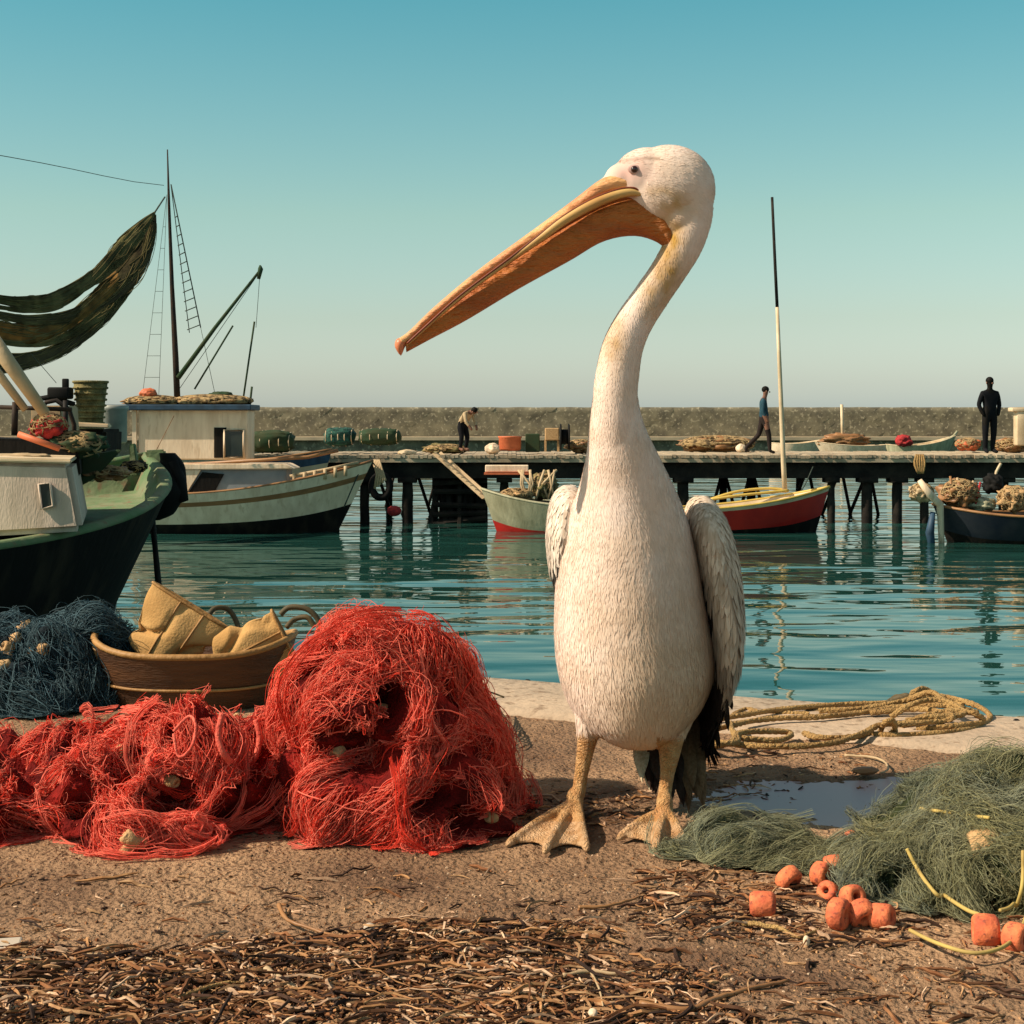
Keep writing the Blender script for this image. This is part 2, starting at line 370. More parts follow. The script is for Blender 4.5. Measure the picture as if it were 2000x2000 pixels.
# coping (smooth concrete strip at the quay edge), with ragged dirt side
mb = MB(); V = []; prof = [(-.50, -.03), (-.50, .004), (-.47, .016), (-.25, .02), (-.03, .018), (-.006, .008), (0, -.012), (0, -.35)]
cx = np.arange(-14, 14, .06)
for x in cx:
    for k, (d, z) in enumerate(prof):
        j = .018*noise.noise(Vector((x*5, k, 0))) if k < 3 else .006*noise.noise(Vector((x*9, k, 7)))
        V.append((x+ (d+j)*.0, edge(x)+d+j, z+.003*noise.noise(Vector((x*4, k*2, 1)))))
n_, m_ = len(cx), len(prof); ix = np.arange(n_*m_).reshape(n_, m_)
F = np.stack([ix[:-1, :-1], ix[1:, :-1], ix[1:, 1:], ix[:-1, 1:]], -1).reshape(-1, 4)
mb.add(V, F).build('quay_coping', M['coping'], kind='structure')
MB().add([(-14, edge(-14)-.01, -.3), (14, edge(14)-.01, -.3), (14, edge(14)-.01, -3), (-14, edge(-14)-.01, -3)], [(0, 1, 2, 3)]).build('quay_wall', M['quaywall'], kind='structure')
c = G(1660, 1555)
MB().add([(c.x+.55*math.cos(a), c.y+.42*math.sin(a), -.0105) for a in np.linspace(0, 2*math.pi, 40)[:-1]], [tuple(range(39))]).build('puddle', M['puddle'], kind='structure')
# breakwater
BW = 120.0
bw = thing('breakwater_wall', 'long olive brown stone breakwater wall closing the harbour behind the pier', 'wall', (0, BW, WATER))
zt = P(0, 795, BW).z; zl = P(0, 853, BW).z
mb = MB(); V = []
xs_ = np.linspace(-70, 70, 300)
for x in xs_:
    for k, z in enumerate(np.linspace(zl-.3, zt, 8)):
        V.append((x, BW+1.5+.12*noise.noise(Vector((x*1.5, z*3, 0))), z+(.035*noise.noise(Vector((x*.8, 0, 0))) if k == 7 else 0)))
    V.append((x, BW+3.5, zt+.03*noise.noise(Vector((x*.8, 0, 0)))))
ix = np.arange(300*9).reshape(300, 9); F = np.stack([ix[:-1, :-1], ix[1:, :-1], ix[1:, 1:], ix[:-1, 1:]], -1).reshape(-1, 4)
mb.add(V, F).build('stone_wall', M['wall'], bw)
MB().box((0, BW-.5, zl-.12), (140, 4.5, .24)).build('ledge', M['ledge'], bw, smooth=False)
MB().box((0, BW-.3, (WATER+zl)/2-.8), (140, 3.8, zl-.24-WATER+1.6)).build('quay_face', M['wall'], bw, smooth=False)
# pier
PY0, PY1 = 37.0, 42.0
pier = thing('pier', 'long low wooden pier on dark piles crossing the harbour', 'pier', (6, PY0, WATER))
def X(px, Y): return (px-1000)/FPX*Y
x0, x1 = X(470, PY0), X(2120, PY0)
mb = MB(); nb = 190
for k in range(nb):
    xa = x0+(x1-x0)*k/nb; wdt = (x1-x0)/nb
    mb.box((xa+wdt/2, (PY0+PY1)/2+random.uniform(-.04, .04), -.045+random.uniform(-.012, .012)), (wdt*.93, PY1-PY0, .07))
mb.build('plank_deck', M['deckwood'], pier, smooth=False)
mb = MB(); mb.box(((x0+x1)/2, PY0+.09, -.135), (x1-x0, .14, .09)); mb.build('edge_beam', M['deckwood'], pier, smooth=False)
mb = MB()
for yy in (PY0+.35, PY0+1.6, PY0+3.2, PY1-.25): mb.box(((x0+x1)/2, yy, -.375), (x1-x0, .25, .37))
mb.build('girder', M['darkwood'], pier, smooth=False)
for px, wpx, Y in ((600, 16, 37.5), (655, 16, 37.5), (712, 18, 37.4), (796, 21, 37.4), (985, 18, 37.5), (1060, 18, 37.5), (1150, 18, 37.5), (1240, 18, 37.5), (1334, 22, 37.4), (1623, 16, 37.4), (1693, 21, 37.4), (1752, 20, 37.4), (1805, 17, 37.5), (1880, 20, 37.5), (1960, 20, 37.5), (2060, 20, 37.5),
                   (760, 12, 41.2), (850, 12, 41.2), (1412, 15, 41.3), (1467, 17, 41.3), (1560, 12, 41.4)):
    xx = X(px, Y); r = wpx/2/FPX*Y; mb = MB()
    V, F = slices([(xx, Y, -2.2, r*1.02, r*1.02), (xx, Y, -1.2, r, r), (xx, Y, -.7, r*.96, r*.96), (xx, Y, -.3, r*.8, r*.8)], 10, 12,
                  lambda p, n_, v, t: p+n_*.02*noise.noise(p*4))
    mb.add(V, F).box((xx, Y, -.60), (r*3.4, .5, .13)).build('pile', M['darkwood'], pier)
    if px in (1412, 1467, 1623, 1693, 1752, 796, 712, 760, 850):
        for s_ in (-1, 1):
            if px in (1412, 1467): a = (xx+s_*.03, Y-.1, -.55); bb = (xx+s_*.36, Y-.1, -1.75)
            else: a = (xx+s_*.05, Y+3.0, -.55); bb = (xx+s_*.42, Y+3.6, -1.8)
            MB().tube([a, bb], .045, 6).build('brace', M['iron'], pier)
mb = MB()
for k in range(16):
    xa = X(850+random.uniform(0, 95), 37.6); mb.tube([(xa, 37.5+random.uniform(0, .8), -.5), (xa+random.uniform(-.25, .25), 37.4+random.uniform(0, .8), -1.8)], random.uniform(.05, .12), 6)
for k in range(5): mb.tube([(X(845, 37.4), 37.45, -.7-k*.22+random.uniform(-.1, .1)), (X(950, 37.4), 37.5, -.7-k*.22+random.uniform(-.1, .1))], .07, 6)
mb.box((X(900, 37.6), 38.4, -1.15), (1.1, .2, 1.2))
mb.build('timber_crib', M['darkwood'], pier, smooth=False)
# gangway
gw = MB(); a = P(850, 886, 36.8); bb = P(948, 974, 35.4)
gw.tube([a, bb], [.1, .1], 4, flat=.3).tube([a+Vector((.1, .5, 0)), bb+Vector((.1, .5, 0))], .05, 4)
for k in range(12):
    q = a.lerp(bb, k/11); gw.box(q+Vector((0, .25, .02)), (.05, .6, .02))
gw.build('gangplank', M['tan'], label='narrow pale gangplank sloping from the pier down to the pale green boat', cat='gangplank', smooth=False)
def tyre(c, r, label, sx=.8):
    mb = MB()
    pts = [Vector((c.x+sx*r*math.cos(a), c.y+.12*math.sin(a*2)*0, c.z+r*math.sin(a))) for a in np.linspace(0, 2*math.pi, 28)[:-1]]
    mb.tube(pts, .085, 10, closed=True); return mb.build('tyre_fender', M['rubber'], label=label, cat='tyre')
tyre(P(744, 950, 36.85), .26, 'black tyre fender hanging from the pier beside the bow of the white boat')
MB().tube([P(744, 930, 36.85), P(742, 895, 36.88)], .02, 5).build('fender_rope', M['rope'], label='short rope holding up the tyre fender', cat='rope')
mb = MB(); c = P(770, 998, 35); mb.ell(c, (.16, .16, .12)); mb.build('mooring_buoy', M['redcloth'], label='small red buoy floating between the pier piles', cat='buoy')
# ---------------------------------------------------------------- boats
def hull(L, B, zs, zb, zm, deck, mats, parent, bands, rake=.5, stern=.0, draft=.35, p_mid=.42, inner=None, rail=.035, railmat=None, bluff=.5, thick=.06):
    """bow at +x, z=0 waterline; zs/zm/zb = sheer at stern/mid/bow; bands=[(z_top_fraction, material index)]"""
    nS, nV = 36, 14; V = []; W = []; Z = []
    for i in range(nS):
        t = i/(nS-1)
        if t > .45: wb = max(0.0, 1-((t-.45)/.55)**(1.6+2.2*bluff))
        else: wb = stern+(1-stern)*math.sin(min(1, (t/.45))*math.pi/2)**.7
        wd = B/2*wb
        sh = (zs*(1-t)*(1-2*t)+4*zm*t*(1-t)+zb*t*(2*t-1))
        W.append(wd); Z.append(sh)
    def pt(i, v, side):
        t = i/(nS-1); wd = max(W[i], .012); sh = Z[i]; kz = -draft*(1-.5*max(0, (t-.7)/.3)**2)
        pp = p_mid+(.55*max(0, (t-.6)/.4)); y = wd*(v**pp); z = kz+(sh-kz)*v
        x = -L/2+L*t + rake*(v-1)*max(0, (t-.5)/.5)**2*1.0 - (.15*(v-1) if stern < .1 else 0)*max(0, (.3-t)/.3)
        return (x, y*side, z)
    for side in (-1, 1):
        for i in range(nS):
            for j in range(nV): V.append(pt(i, j/(nV-1), side))
    ix = np.arange(2*nS*nV).reshape(2, nS, nV); F = []; MI = []
    for s_ in (0, 1):
        for i in range(nS-1):
            for j in range(nV-1):
                f = (ix[s_, i, j], ix[s_, i+1, j], ix[s_, i+1, j+1], ix[s_, i, j+1])
                F.append(f if s_ == 0 else f[::-1])
                v = (j+.5)/(nV-1); mi = bands[-1][1]
                for fr, m_i in bands:
                    if v < fr: mi = m_i; break
                MI.append(mi)
    for j in range(nV-1): F.append((ix[1, 0, j], ix[0, 0, j], ix[0, 0, j+1], ix[1, 0, j+1])); MI.append(bands[-1][1])
    F = [tuple(int(a) for a in f) for f in F]
    mb = MB().add(V, F, MI); o = mb.build('hull', mats, parent); o.data.set_sharp_from_angle(angle=R(50))
    # inner wall + deck
    V = []; F = []
    for side in (-1, 1):
        for i in range(nS):
            a = pt(i, 1, side); wd = max(abs(a[1])-thick, .004); t = i/(nS-1); kz = -draft*(1-.5*max(0, (t-.7)/.3)**2)
            V.append((a[0], wd*side, a[2]-.002)); dz = min(deck if not callable(deck) else deck(i/(nS-1)), a[2]-.03)
            vd = max(.02, (dz-kz)/(Z[i]-kz)); pd_ = pt(i, vd, side); V.append((pd_[0]-.03, max(abs(pd_[1])-thick*1.3, .002)*side, dz))
    ix = np.arange(2*nS*2).reshape(2, nS, 2)
    for s_ in (0, 1):
        for i in range(nS-1):
            f = (ix[s_, i, 0], ix[s_, i, 1], ix[s_, i+1, 1], ix[s_, i+1, 0]); F.append(f if s_ == 0 else f[::-1])
    for i in range(nS-1): F.append((ix[0, i, 1], ix[1, i, 1], ix[1, i+1, 1], ix[0, i+1, 1]))
    F = [tuple(int(a) for a in f) for f in F]
    MB().add(V, F).build('deck', inner or mats[0], parent)
    mb = MB()
    for side in (-1, 1):
        pts = []
        for i in range(nS):
            a = pt(i, 1, side); pts.append(Vector((a[0], side*max(abs(a[1])-thick/2, 0), a[2]+.005)))
        mb.tube(pts, [thick*.62]*nS, 6, flat=rail/thick*1.4)
    mb.build('gunwale', railmat or M['wood'], parent)
    return lambda t, v, side: Vector(pt(int(round(t*(nS-1))), v, side))
def boat_root(name, label, cat, loc, rz, group=None):
    o = thing(name, label, cat, loc, rz, group, absolute=False); return o
bg_grp = None
# 1. near dark boat with green deck, bow at (-3.75, 17.5)
ang = math.atan2(.95, .30); Lb = 9.0
bow = Vector((-4.08, 17.6)); ax = Vector((.30, .95)).normalized(); cc = bow-ax*Lb/2
nb_ = boat_root('fishing_boat', 'large black hulled fishing boat with green deck and greyish low cabin moored at left', 'fishing boat', (cc.x, cc.y, WATER), ang)
H1 = hull(Lb, 3.3, 1.75, 2.02, 1.42, lambda t: 1.30+.35*max(0, (t-.5)/.5), [M['blackhull'], M['darkgreen']], nb_, [(.965, 0), (1, 1)], rake=.9, stern=.6, draft=.5, inner=M['green'], railmat=M['green'], bluff=.75, thick=.12, rail=.05)
def loc1(px, py, Y):            # world pixel point -> boat-local
    p = P(px, py, Y); p = p-Vector((cc.x, cc.y, WATER)); return Matrix.Rotation(-ang, 3, 'Z') @ p
def wbox(px0, py0, px1, py1, Y, depth):   # world aligned box centre/size from pixels
    a = P(px0, py0, Y); b_ = P(px1, py1, Y); return ((a.x+b_.x)/2, Y+depth/2, (a.z+b_.z)/2), (abs(b_.x-a.x), depth, abs(a.z-b_.z))
# cabin trunk: a box whose right end leans, wall towards the viewer
ch = P(0, 895, 12.2)
def quadbox(name, pts_px, Y, depth, m, parent, bev=.02, inv=True):
    bm = bmesh.new(); f = [P(x, y, Y) for x, y in pts_px]; bk = [p+Vector((depth[0], depth[1], depth[2] if len(depth) > 2 else 0)) for p in f]
    vf = [bm.verts.new(p) for p in f]; vb = [bm.verts.new(p) for p in bk]; k = len(f)
    bm.faces.new(vf); bm.faces.new(vb[::-1])
    for i in range(k): bm.faces.new((vf[(i+1) % k], vf[i], vb[i], vb[(i+1) % k]))
    bmesh.ops.recalc_face_normals(bm, faces=bm.faces)
    if bev: bmesh.ops.bevel(bm, geom=list(bm.edges), offset=bev, segments=2, affect='EDGES')
    o = MB().bm(bm).build(name, m, parent); sharp(o, 30)
    if inv and parent is not None and not parent.get('_abs'):
        o.matrix_parent_inverse = (Matrix.Translation(parent.location) @ parent.rotation_euler.to_matrix().to_4x4()).inverted()
    return o
cab = quadbox('cabin', [(-330, 890), (138, 902), (163, 1038), (-330, 1066)], 13.0, (-.55, 2.2), M['greywhite'], nb_, .05)
def child_abs(mb, name, m, parent, smooth=True, root=None, **k):
    o = mb.build(name, m, parent, smooth, **k)
    r = root or parent; 
    o.matrix_parent_inverse = (Matrix.Translation(r.location) @ r.rotation_euler.to_matrix().to_4x4()).inverted() if r is parent else Matrix.Identity(4)
    return o
qb = [(76, 946), (98, 943), (104, 988), (81, 994)]
o = quadbox('window', qb, 12.975, (-.02, .08), M['glass'], cab, .004, inv=False)
mb = MB(); mb.tube([P(x, y, 12.97) for x, y in qb], .012, 6, closed=True); o = mb.build('window_frame', M['greywhite'], cab)
quadbox('cabin_roof_edge', [(-330, 884), (140, 897), (139, 906), (-330, 894)], 12.96, (-.57, 2.3), M['cream'], nb_, .012)
# wheelhouse dark part behind trunk
quadbox('deckhouse', [(-300, 845), (150, 862), (158, 930), (-300, 930)], 14.4, (-.3, 1.2), M['blackhull'], nb_, .02)
quadbox('dark_panel', [(160, 893), (240, 878), (186, 935), (158, 950)], 15.2, (-.1, .1), M['darkgreen'], nb_, .01)  # thin dark green panel right of the cabin
mb = MB()
for a, b_, r in (((30, 785, 14.6), (28, 850, 14.6), .03), ((128, 782, 14.8), (128, 860, 14.8), .025), ((0, 795, 14.6), (140, 800, 14.6), .02)):
    mb.tube([P(*a), P(*b_)], r, 8)
mb.tube([P(80, 800, 14.9), P(90, 786, 14.9), P(110, 782, 14.9), P(135, 800, 14.9), P(145, 830, 14.9), P(145, 870, 14.9)], .022, 8)
child_abs(mb, 'pipe_frame', M['iron'], nb_)
mb = MB(); a = P(-60, 600, 14.2); b_ = P(88, 808, 14.2); mb.tube([a, b_], [.085, .05], 10)
child_abs(mb, 'boom', M['tan'], nb_)
mb = MB(); mb.tube([P(-60, 655, 14.4), P(50, 800, 14.4)], [.05, .035], 8); child_abs(mb, 'boom', M['tan'], nb_)
child_abs(MB().tube([P(36, 848, 13.9), P(116, 876, 13.9)], .03, 6), 'oar', M['orange'], nb_)
quadbox('deck_box', [(60, 792), (118, 792), (122, 850), (60, 850)], 15.0, (0, .6), M['tan'], nb_, .01)
quadbox('winch_housing', [(148, 838), (206, 838), (204, 890), (150, 890)], 15.9, (0, .7), M['blackhull'], nb_, .03)
quadbox('cross_beam', [(140, 824), (212, 828), (212, 836), (140, 834)], 15.8, (0, .12), M['cream'], nb_, .01)
# bow post
quadbox('bow_cap', [(282, 880), (322, 878), (328, 912), (300, 928)], 17.3, (-.05, .25), M['green'], nb_, .02)
quadbox('samson_post', [(252, 868), (262, 866), (270, 930), (254, 930)], 16.7, (0, .1), M['green'], nb_, .01)
# things carried on the boat
mb = MB(); c = P(178, 830, 16.2); hgt = .78*.62; r = 32/FPX*16.2
pr = [(r*.72, -hgt*.5), (r*.78, -hgt*.2), (r*.9, hgt*.2), (r*1.02, hgt*.5), (r*.94, hgt*.5), (r*.8, hgt*.1), (r*.6, -hgt*.4)]
c = P(177, 792, 16.2); mb.lathe(pr, c, 28)
for k in range(9):
    zz = -hgt*.5+hgt*k/8; rr = r*(.74+.28*k/8)
    mb.tube([c+Vector((rr*math.cos(a), rr*math.sin(a), zz)) for a in np.linspace(0, 2*math.pi, 25)[:-1]], .014, 6, closed=True)
mb.build('wicker_basket', M['wicker'], label='tall olive wicker basket standing behind the black boat\'s low cabin', cat='basket')
MB().lathe([(.12, 0), (.14, .02), (.14, .34), (.155, .36), (.155, .40), (.12, .41)], P(222, 866, 16.8)-Vector((0, 0, .0)), 24).build('metal_drum', M['metal'], label='pale metal drum on the foredeck of the black boat', cat='drum')
mb = MB().box(P(118, 768, 16), (.22, .2, .12), bev=.02).box(P(128, 752, 16), (.06, .06, .13), bev=.01)
mb.tube([P(60, 782, 16), P(100, 775, 16), P(145, 790, 16)], .03, 6); mb.build('engine_cover', M['rubber'], label='black engine part with a short stack left of the wicker basket', cat='engine')
def lump(name, c, r, m, label, cat, amp=.35, sc=5., **k):
    bm = bmesh.new(); bmesh.ops.create_icosphere(bm, subdivisions=4, radius=1)
    for v in bm.verts:
        nrm = v.co.copy(); d = 1+amp*.55*noise.noise(nrm*sc*.30+Vector(c))+amp*.30*noise.noise(nrm*sc*.8+Vector(c))
        v.co = Vector((nrm.x*r[0]*d, nrm.y*r[1]*d, nrm.z*r[2]*d))+Vector(c)
    mbl = MB().bm(bm)
    if cat in ('net', 'gear', 'rope', 'weed', 'cargo') and r[0] < 1.4:
        cV = Vector(c); ln = []
        for _ in range(160):
            a = random.uniform(0, 6.28); e = random.uniform(-.2, 1.4); p = Vector((math.cos(a)*math.cos(e), math.sin(a)*math.cos(e), math.sin(e))); t_ = Vector((random.gauss(0, 1), random.gauss(0, 1), random.gauss(0, .6))).normalized(); pts = []
            for i in range(7):
                p = (p+t_*.16).normalized(); t_ = (t_+Vector((random.gauss(0, .3), random.gauss(0, .3), random.gauss(0, .3)))).normalized(); q = p*1.08
                pts.append((cV.x+q.x*r[0], cV.y+q.y*r[1], cV.z+q.z*r[2]))
            ln.append(pts)
        strand_tubes(mbl, np.array(ln), np.full(160, max(r)*.035), None, 4, 1)
        return mbl.build(name, [m, M['lumpstrand']], label=label, cat=cat, **k)
    return mbl.build(name, m, label=label, cat=cat, **k)
lump('net_bundle', P(95, 832, 14.5), (.16, .12, .11), M['redcloth'], 'small bright red net bundle on the deck of the black boat', 'net', .6, 9)
lump('net_bundle', P(35, 893, 13.5), (.30, .10, .035), M['tan'], 'pale cloth lying along the cabin roof of the black boat', 'cloth', .5, 7)
mb = MB(); c = P(318, 940, 17.6)
V, F = slices([(P(325, 880, 17.0).x, 17.05, P(325, 885, 17.0).z, .08, .08), (P(330, 920, 17.0).x, 17.05, P(0, 920, 17.0).z, .16, .1), (P(322, 960, 17.0).x, 17.0, P(0, 960, 17.0).z, .22, .12), (P(312, 1000, 17.0).x, 17.0, P(0, 1000, 17.0).z, .16, .1), (P(300, 1016, 17.0).x, 17.0, P(0, 1016, 17.0).z, .06, .06)], 20, 20,
              lambda p, n_, v, t: p+n_*.05*noise.noise(p*5))
mb.add(V, F); mb.tube([P(338, 900, 17.0), P(352, 940, 17.0), P(356, 975, 17.0), P(345, 978, 17.0)], [.05, .07, .07, .04], 8)
mb.build('bow_fender', M['rubber'], label='ragged black rubber fender hung over the bow of the black boat', cat='fender')
MB().tube([P(297, 1010, 17.2), P(303, 1070, 17.0), P(309, 1135, 16.8), P(312, 1190, 16.6)], [.035, .03, .035, .035], 8).build('mooring_stake', M['darkwood'], label='thin dark stake standing in the water under the black boat\'s bow', cat='post')

for px_, py_, Y_, rr_, mm_, lb_ in ((205, 925, 15.4, (.22, .2, .07), 'wood', 'brown rope heap on the green foredeck'), (262, 912, 16.5, (.13, .12, .06), 'rubber', 'small black coil near the bow of the black boat'), (150, 870, 14.6, (.25, .2, .12), 'darkgreen', 'dark gear lump behind the greyish cabin\'s right corner')):
    lump('rope_heap', P(px_, py_, Y_), rr_, M[mm_], lb_, 'gear', .8, 8)
# generic boat side-on (bow right = +x)
def side_boat(name, label, pxs, pxb, Y, ysheer_s, ysheer_m, ysheer_b, B, mats, bands, flip=False, **k):
    xs0, xb0 = X(pxs, Y), X(pxb, Y); L = abs(xb0-xs0); z = lambda y: P(0, y, Y).z-WATER
    rt = boat_root(name, label, 'boat', ((xs0+xb0)/2, Y, WATER), math.pi if flip else 0)
    hf = hull(L, B, z(ysheer_s), z(ysheer_b), z(ysheer_m), k.pop('deck', .25), mats, rt, bands, **k); return rt, hf
def loc_to(root): return (Matrix.Translation(root.location) @ root.rotation_euler.to_matrix().to_4x4()).inverted()
def part(mb, name, m, root, smooth=True, **k):
    o = mb.build(name, m, root, smooth, **k); o.matrix_parent_inverse = loc_to(root) ; return o
# 2. cabin boat with the tall mast
YB = 36.2
r2, h2 = side_boat('cabin_boat', 'boat with white box cabin, blue roof edge and tall ladder mast left of the pier', 60, 648, YB-.1, 900, 910, 878, 1.7, [M['cream'], M['blue'], M['blackhull']], [(.3, 2), (.82, 0), (1, 1)], deck=1.2, railmat=M['wood'], rake=.5)
def pbox(px0, py0, px1, py1, Y, depth, bev=0):
    c_, s_ = wbox(px0, py0, px1, py1, Y, depth); return MB().box(c_, s_, bev=bev)
cab2 = part(pbox(270, 800, 484, 898, 35.8, .95, .03), 'cabin', M['white'], r2, False)
def sub(mb, name, m, par, **k): return mb.build(name, m, par, **k)
sub(pbox(418, 835, 442, 894, 35.78, .06), 'door', M['blackhull'], cab2, smooth=False)
sub(pbox(440, 842, 474, 892, 35.77, .06, .005), 'window', M['glass'], cab2, smooth=False)
mb = MB(); mb.tube([P(438, 840, 35.76), P(476, 840, 35.76), P(476, 894, 35.76), P(438, 894, 35.76)], .03, 4, closed=True); sub(mb, 'window_frame', M['white'], cab2)
part(pbox(195, 790, 490, 801, 35.6, 1.3, .02), 'cabin_roof', M['blue'], r2, False)
for px in (205, 258): part(pbox(px, 800, px+8, 900, 35.75, .1), 'roof_post', M['white'], r2, False)
lump('net_heap', P(300, 784, 36), (.62, .35, .12), M['heap'], 'ochre net heap on the left half of the blue edged cabin roof', 'net', .7, 8)
lump('net_heap', P(415, 783, 36), (.85, .35, .12), M['heap'], 'ochre net heap right of the mast on the blue edged cabin roof', 'net', .7, 9)
lump('float_ball', P(290, 769, 35.9), (.2, .18, .13), M['orange'], 'orange red bundle on top of the net heap left of the mast', 'bundle', .3, 6)
lump('tarpaulin', P(430, 771, 36.0), (.28, .16, .08), M['darkgreen'], 'dark green rolled cloth on the roof net heap right of the mast', 'cloth', .4, 6)
YM = 36.0
mast = MB(); mast.tube([P(347, 800, YM), P(343, 700, YM), P(336, 560, YM), P(330, 400, YM), P(327, 292, YM)], [.075, .07, .05, .032, .014], 10)
part(mast, 'mast', M['iron'], r2)
part(MB().tube([P(348, 738, YM-.1), P(420, 640, YM-.2), P(508, 528, YM-.3)], [.06, .045, .03], 8).tube([P(505, 545, YM-.3), P(509, 525, YM-.3), P(508, 518, YM-.3)], [.04, .06, .02], 6), 'boom', M['darkgreen'], r2)
part(MB().tube([P(380, 760, YM), P(455, 636, YM)], .022, 6), 'boom', M['darkgreen'], r2)
mb = MB()
def seg(a, b_, r=.009): mb.tube([P(*a), P(*b_)], r, 4)
seg((334, 360, YM), (392, 640, YM+.1), .014); seg((334, 362, YM), (370, 650, YM+.1), .010); seg((330, 380, YM), (335, 560, YM), .01)
for k in range(13):
    t_ = .22+.76*k/12; a = P(334, 360, YM).lerp(P(392, 640, YM), t_); b_ = P(334, 362, YM).lerp(P(366, 650, YM), t_); mb.tube([a, b_], .012, 4)
for k in range(9):
    t_ = .15+.8*k/8; a = P(326, 380, YM).lerp(P(275, 800, YM), t_); b_ = P(326, 380, YM).lerp(P(309, 800, YM), t_); mb.tube([a, b_], .005, 4)
seg((326, 380, YM), (275, 800, YM), .005); seg((326, 380, YM), (309, 800, YM), .005)
seg((508, 530, YM-.3), (350, 760, YM), .007); seg((508, 530, YM-.3), (500, 640, YM), .006); seg((392, 640, YM), (420, 770, YM), .006)
part(mb, 'rigging', M['line'], r2)
for a, b_, r in (((497, 628, YM), (472, 800, YM), .022), ((492, 755, YM), (487, 800, YM), .025)):
    part(MB().tube([P(*a), P(*b_)], r, 6), 'pole', M['darkgreen'], r2)
part(MB().tube([P(320, 362, YM), P(262, 355, 33.5), P(200, 343, 32), P(140, 330, 30.5), P(80, 318, 29), P(20, 307, 27.5), P(-60, 293, 26)], .007, 4), 'stay_line', M['line'], r2)
for s_ in range(3): part(MB().tube([P(340, 812, 35.5), P(305, 880, 34.9)], .012, 4), 'boat_hook', M['wood'], r2) if s_ == 0 else None
# hanging nets
hn = thing('hanging_net', 'olive and brown fishing nets slung in swags from the mast top to the left', 'net', tuple(P(100, 640, 30)))
M['netfibre'] = mat('net_fibres', (.30, .25, .11), .9, (.10, .08, .035), 1.5, thresh=(.4, .6), spec=.08, trans=.4)
def band(c, name, m, fl=.14):
    """c: list of px,py,halfheight px"""
    A = catmull(c, 60); mb = MB(); V = []; sides = 22
    for i, (px, py, h) in enumerate(A):
        h *= 1.4; Y = 34.5-(302-px)/400*5; ctr = P(px, py, Y); r = max(h, .6)/FPX*Y
        j = min(i+1, 59); q = P(A[j][0], A[j][1], Y); p0 = P(A[max(i-1, 0)][0], A[max(i-1, 0)][1], Y); T = (q-p0).normalized(); nn = T.cross(Vector((0, 1, 0))).normalized()
        for k in range(sides):
            a = 2*math.pi*k/sides; fold = 1+.35*noise.noise(Vector((k*1.3, i*.06, py*.01)))+.2*math.sin(k*2.4+i*.05)
            V.append(ctr+nn*math.cos(a)*r*fold*(1 if abs(math.cos(a)) > .8 else .98)+Vector((0, 1, 0))*math.sin(a)*r*fl*fold)
    F = [(i*sides+k, i*sides+(k+1) % sides, (i+1)*sides+(k+1) % sides, (i+1)*sides+k) for i in range(59) for k in range(sides)]
    F.append(tuple(range(sides))); F.append(tuple(59*sides+k for k in range(sides))[::-1])
    mb.add(V, F); VA = np.array([v_[:] for v_ in V]).reshape(60, sides, 3); ctrs = VA.mean(1); ln = []; rr_ = []
    for _ in range(90):
        k0 = random.uniform(0, sides); dk = random.gauss(0, 3); a0 = random.randint(0, 45); n0 = 14; lo = []; o1 = abs(random.gauss(0, .10))
        for i in range(n0):
            ii = min(59, a0+i); kk = (k0+dk*i/n0) % sides; k1 = int(kk) % sides; k2 = (k1+1) % sides; f_ = kk-int(kk)
            q = VA[ii, k1]*(1-f_)+VA[ii, k2]*f_; lo.append(ctrs[ii]+(q-ctrs[ii])*(1.04+o1*math.sin(math.pi*i/(n0-1))))
        ln.append(lo); rr_.append(random.uniform(.005, .011))
    strand_tubes(mb, np.array(ln), np.array(rr_), None, 4, 1); return mb.build(name, [m, M['netfibre']], hn)
band([(303, 414, 1), (280, 440, 7), (245, 482, 11), (200, 528, 9), (150, 562, 8), (100, 584, 8), (50, 590, 7), (0, 584, 5), (-100, 560, 4)], 'net_swag', M['sail'])
band([(302, 418, 2), (284, 462, 13), (258, 510, 19), (225, 556, 15), (180, 596, 9), (130, 618, 7), (60, 624, 5), (0, 616, 5), (-100, 595, 5)], 'net_swag', M['saildark'])
band([(258, 520, 8), (225, 552, 10), (180, 590, 9), (130, 628, 9), (80, 646, 11), (40, 650, 12), (0, 644, 11), (-100, 620, 10)], 'net_swag', M['sailbrown'])
band([(296, 430, 3), (277, 486, 9), (245, 550, 10), (200, 616, 9), (150, 660, 8), (90, 694, 8), (20, 708, 12), (-100, 708, 16)], 'net_swag', M['saildark'])
band([(245, 545, 5), (205, 600, 9), (160, 638, 6), (110, 664, 4), (60, 672, 3), (0, 668, 3), (-100, 655, 3)], 'net_swag', M['sail'])
band([(240, 470, 4), (200, 520, 6), (150, 572, 4), (110, 600, 3), (60, 606, 2.5), (0, 600, 2.5), (-100, 580, 2.5)], 'net_swag', M['sail'])
part(MB().tube([P(303, 414, 34.5), P(322, 385, 35.8)], .02, 5), 'halyard', M['line'], hn) if False else MB().tube([P(303, 414, 34.5), P(322, 385, 35.8)], .02, 5).build('halyard', M['line'], hn)
MB().tube([P(60, 690, 30), P(110, 748, 30)], .006, 4).build('net_line', M['line'], hn)
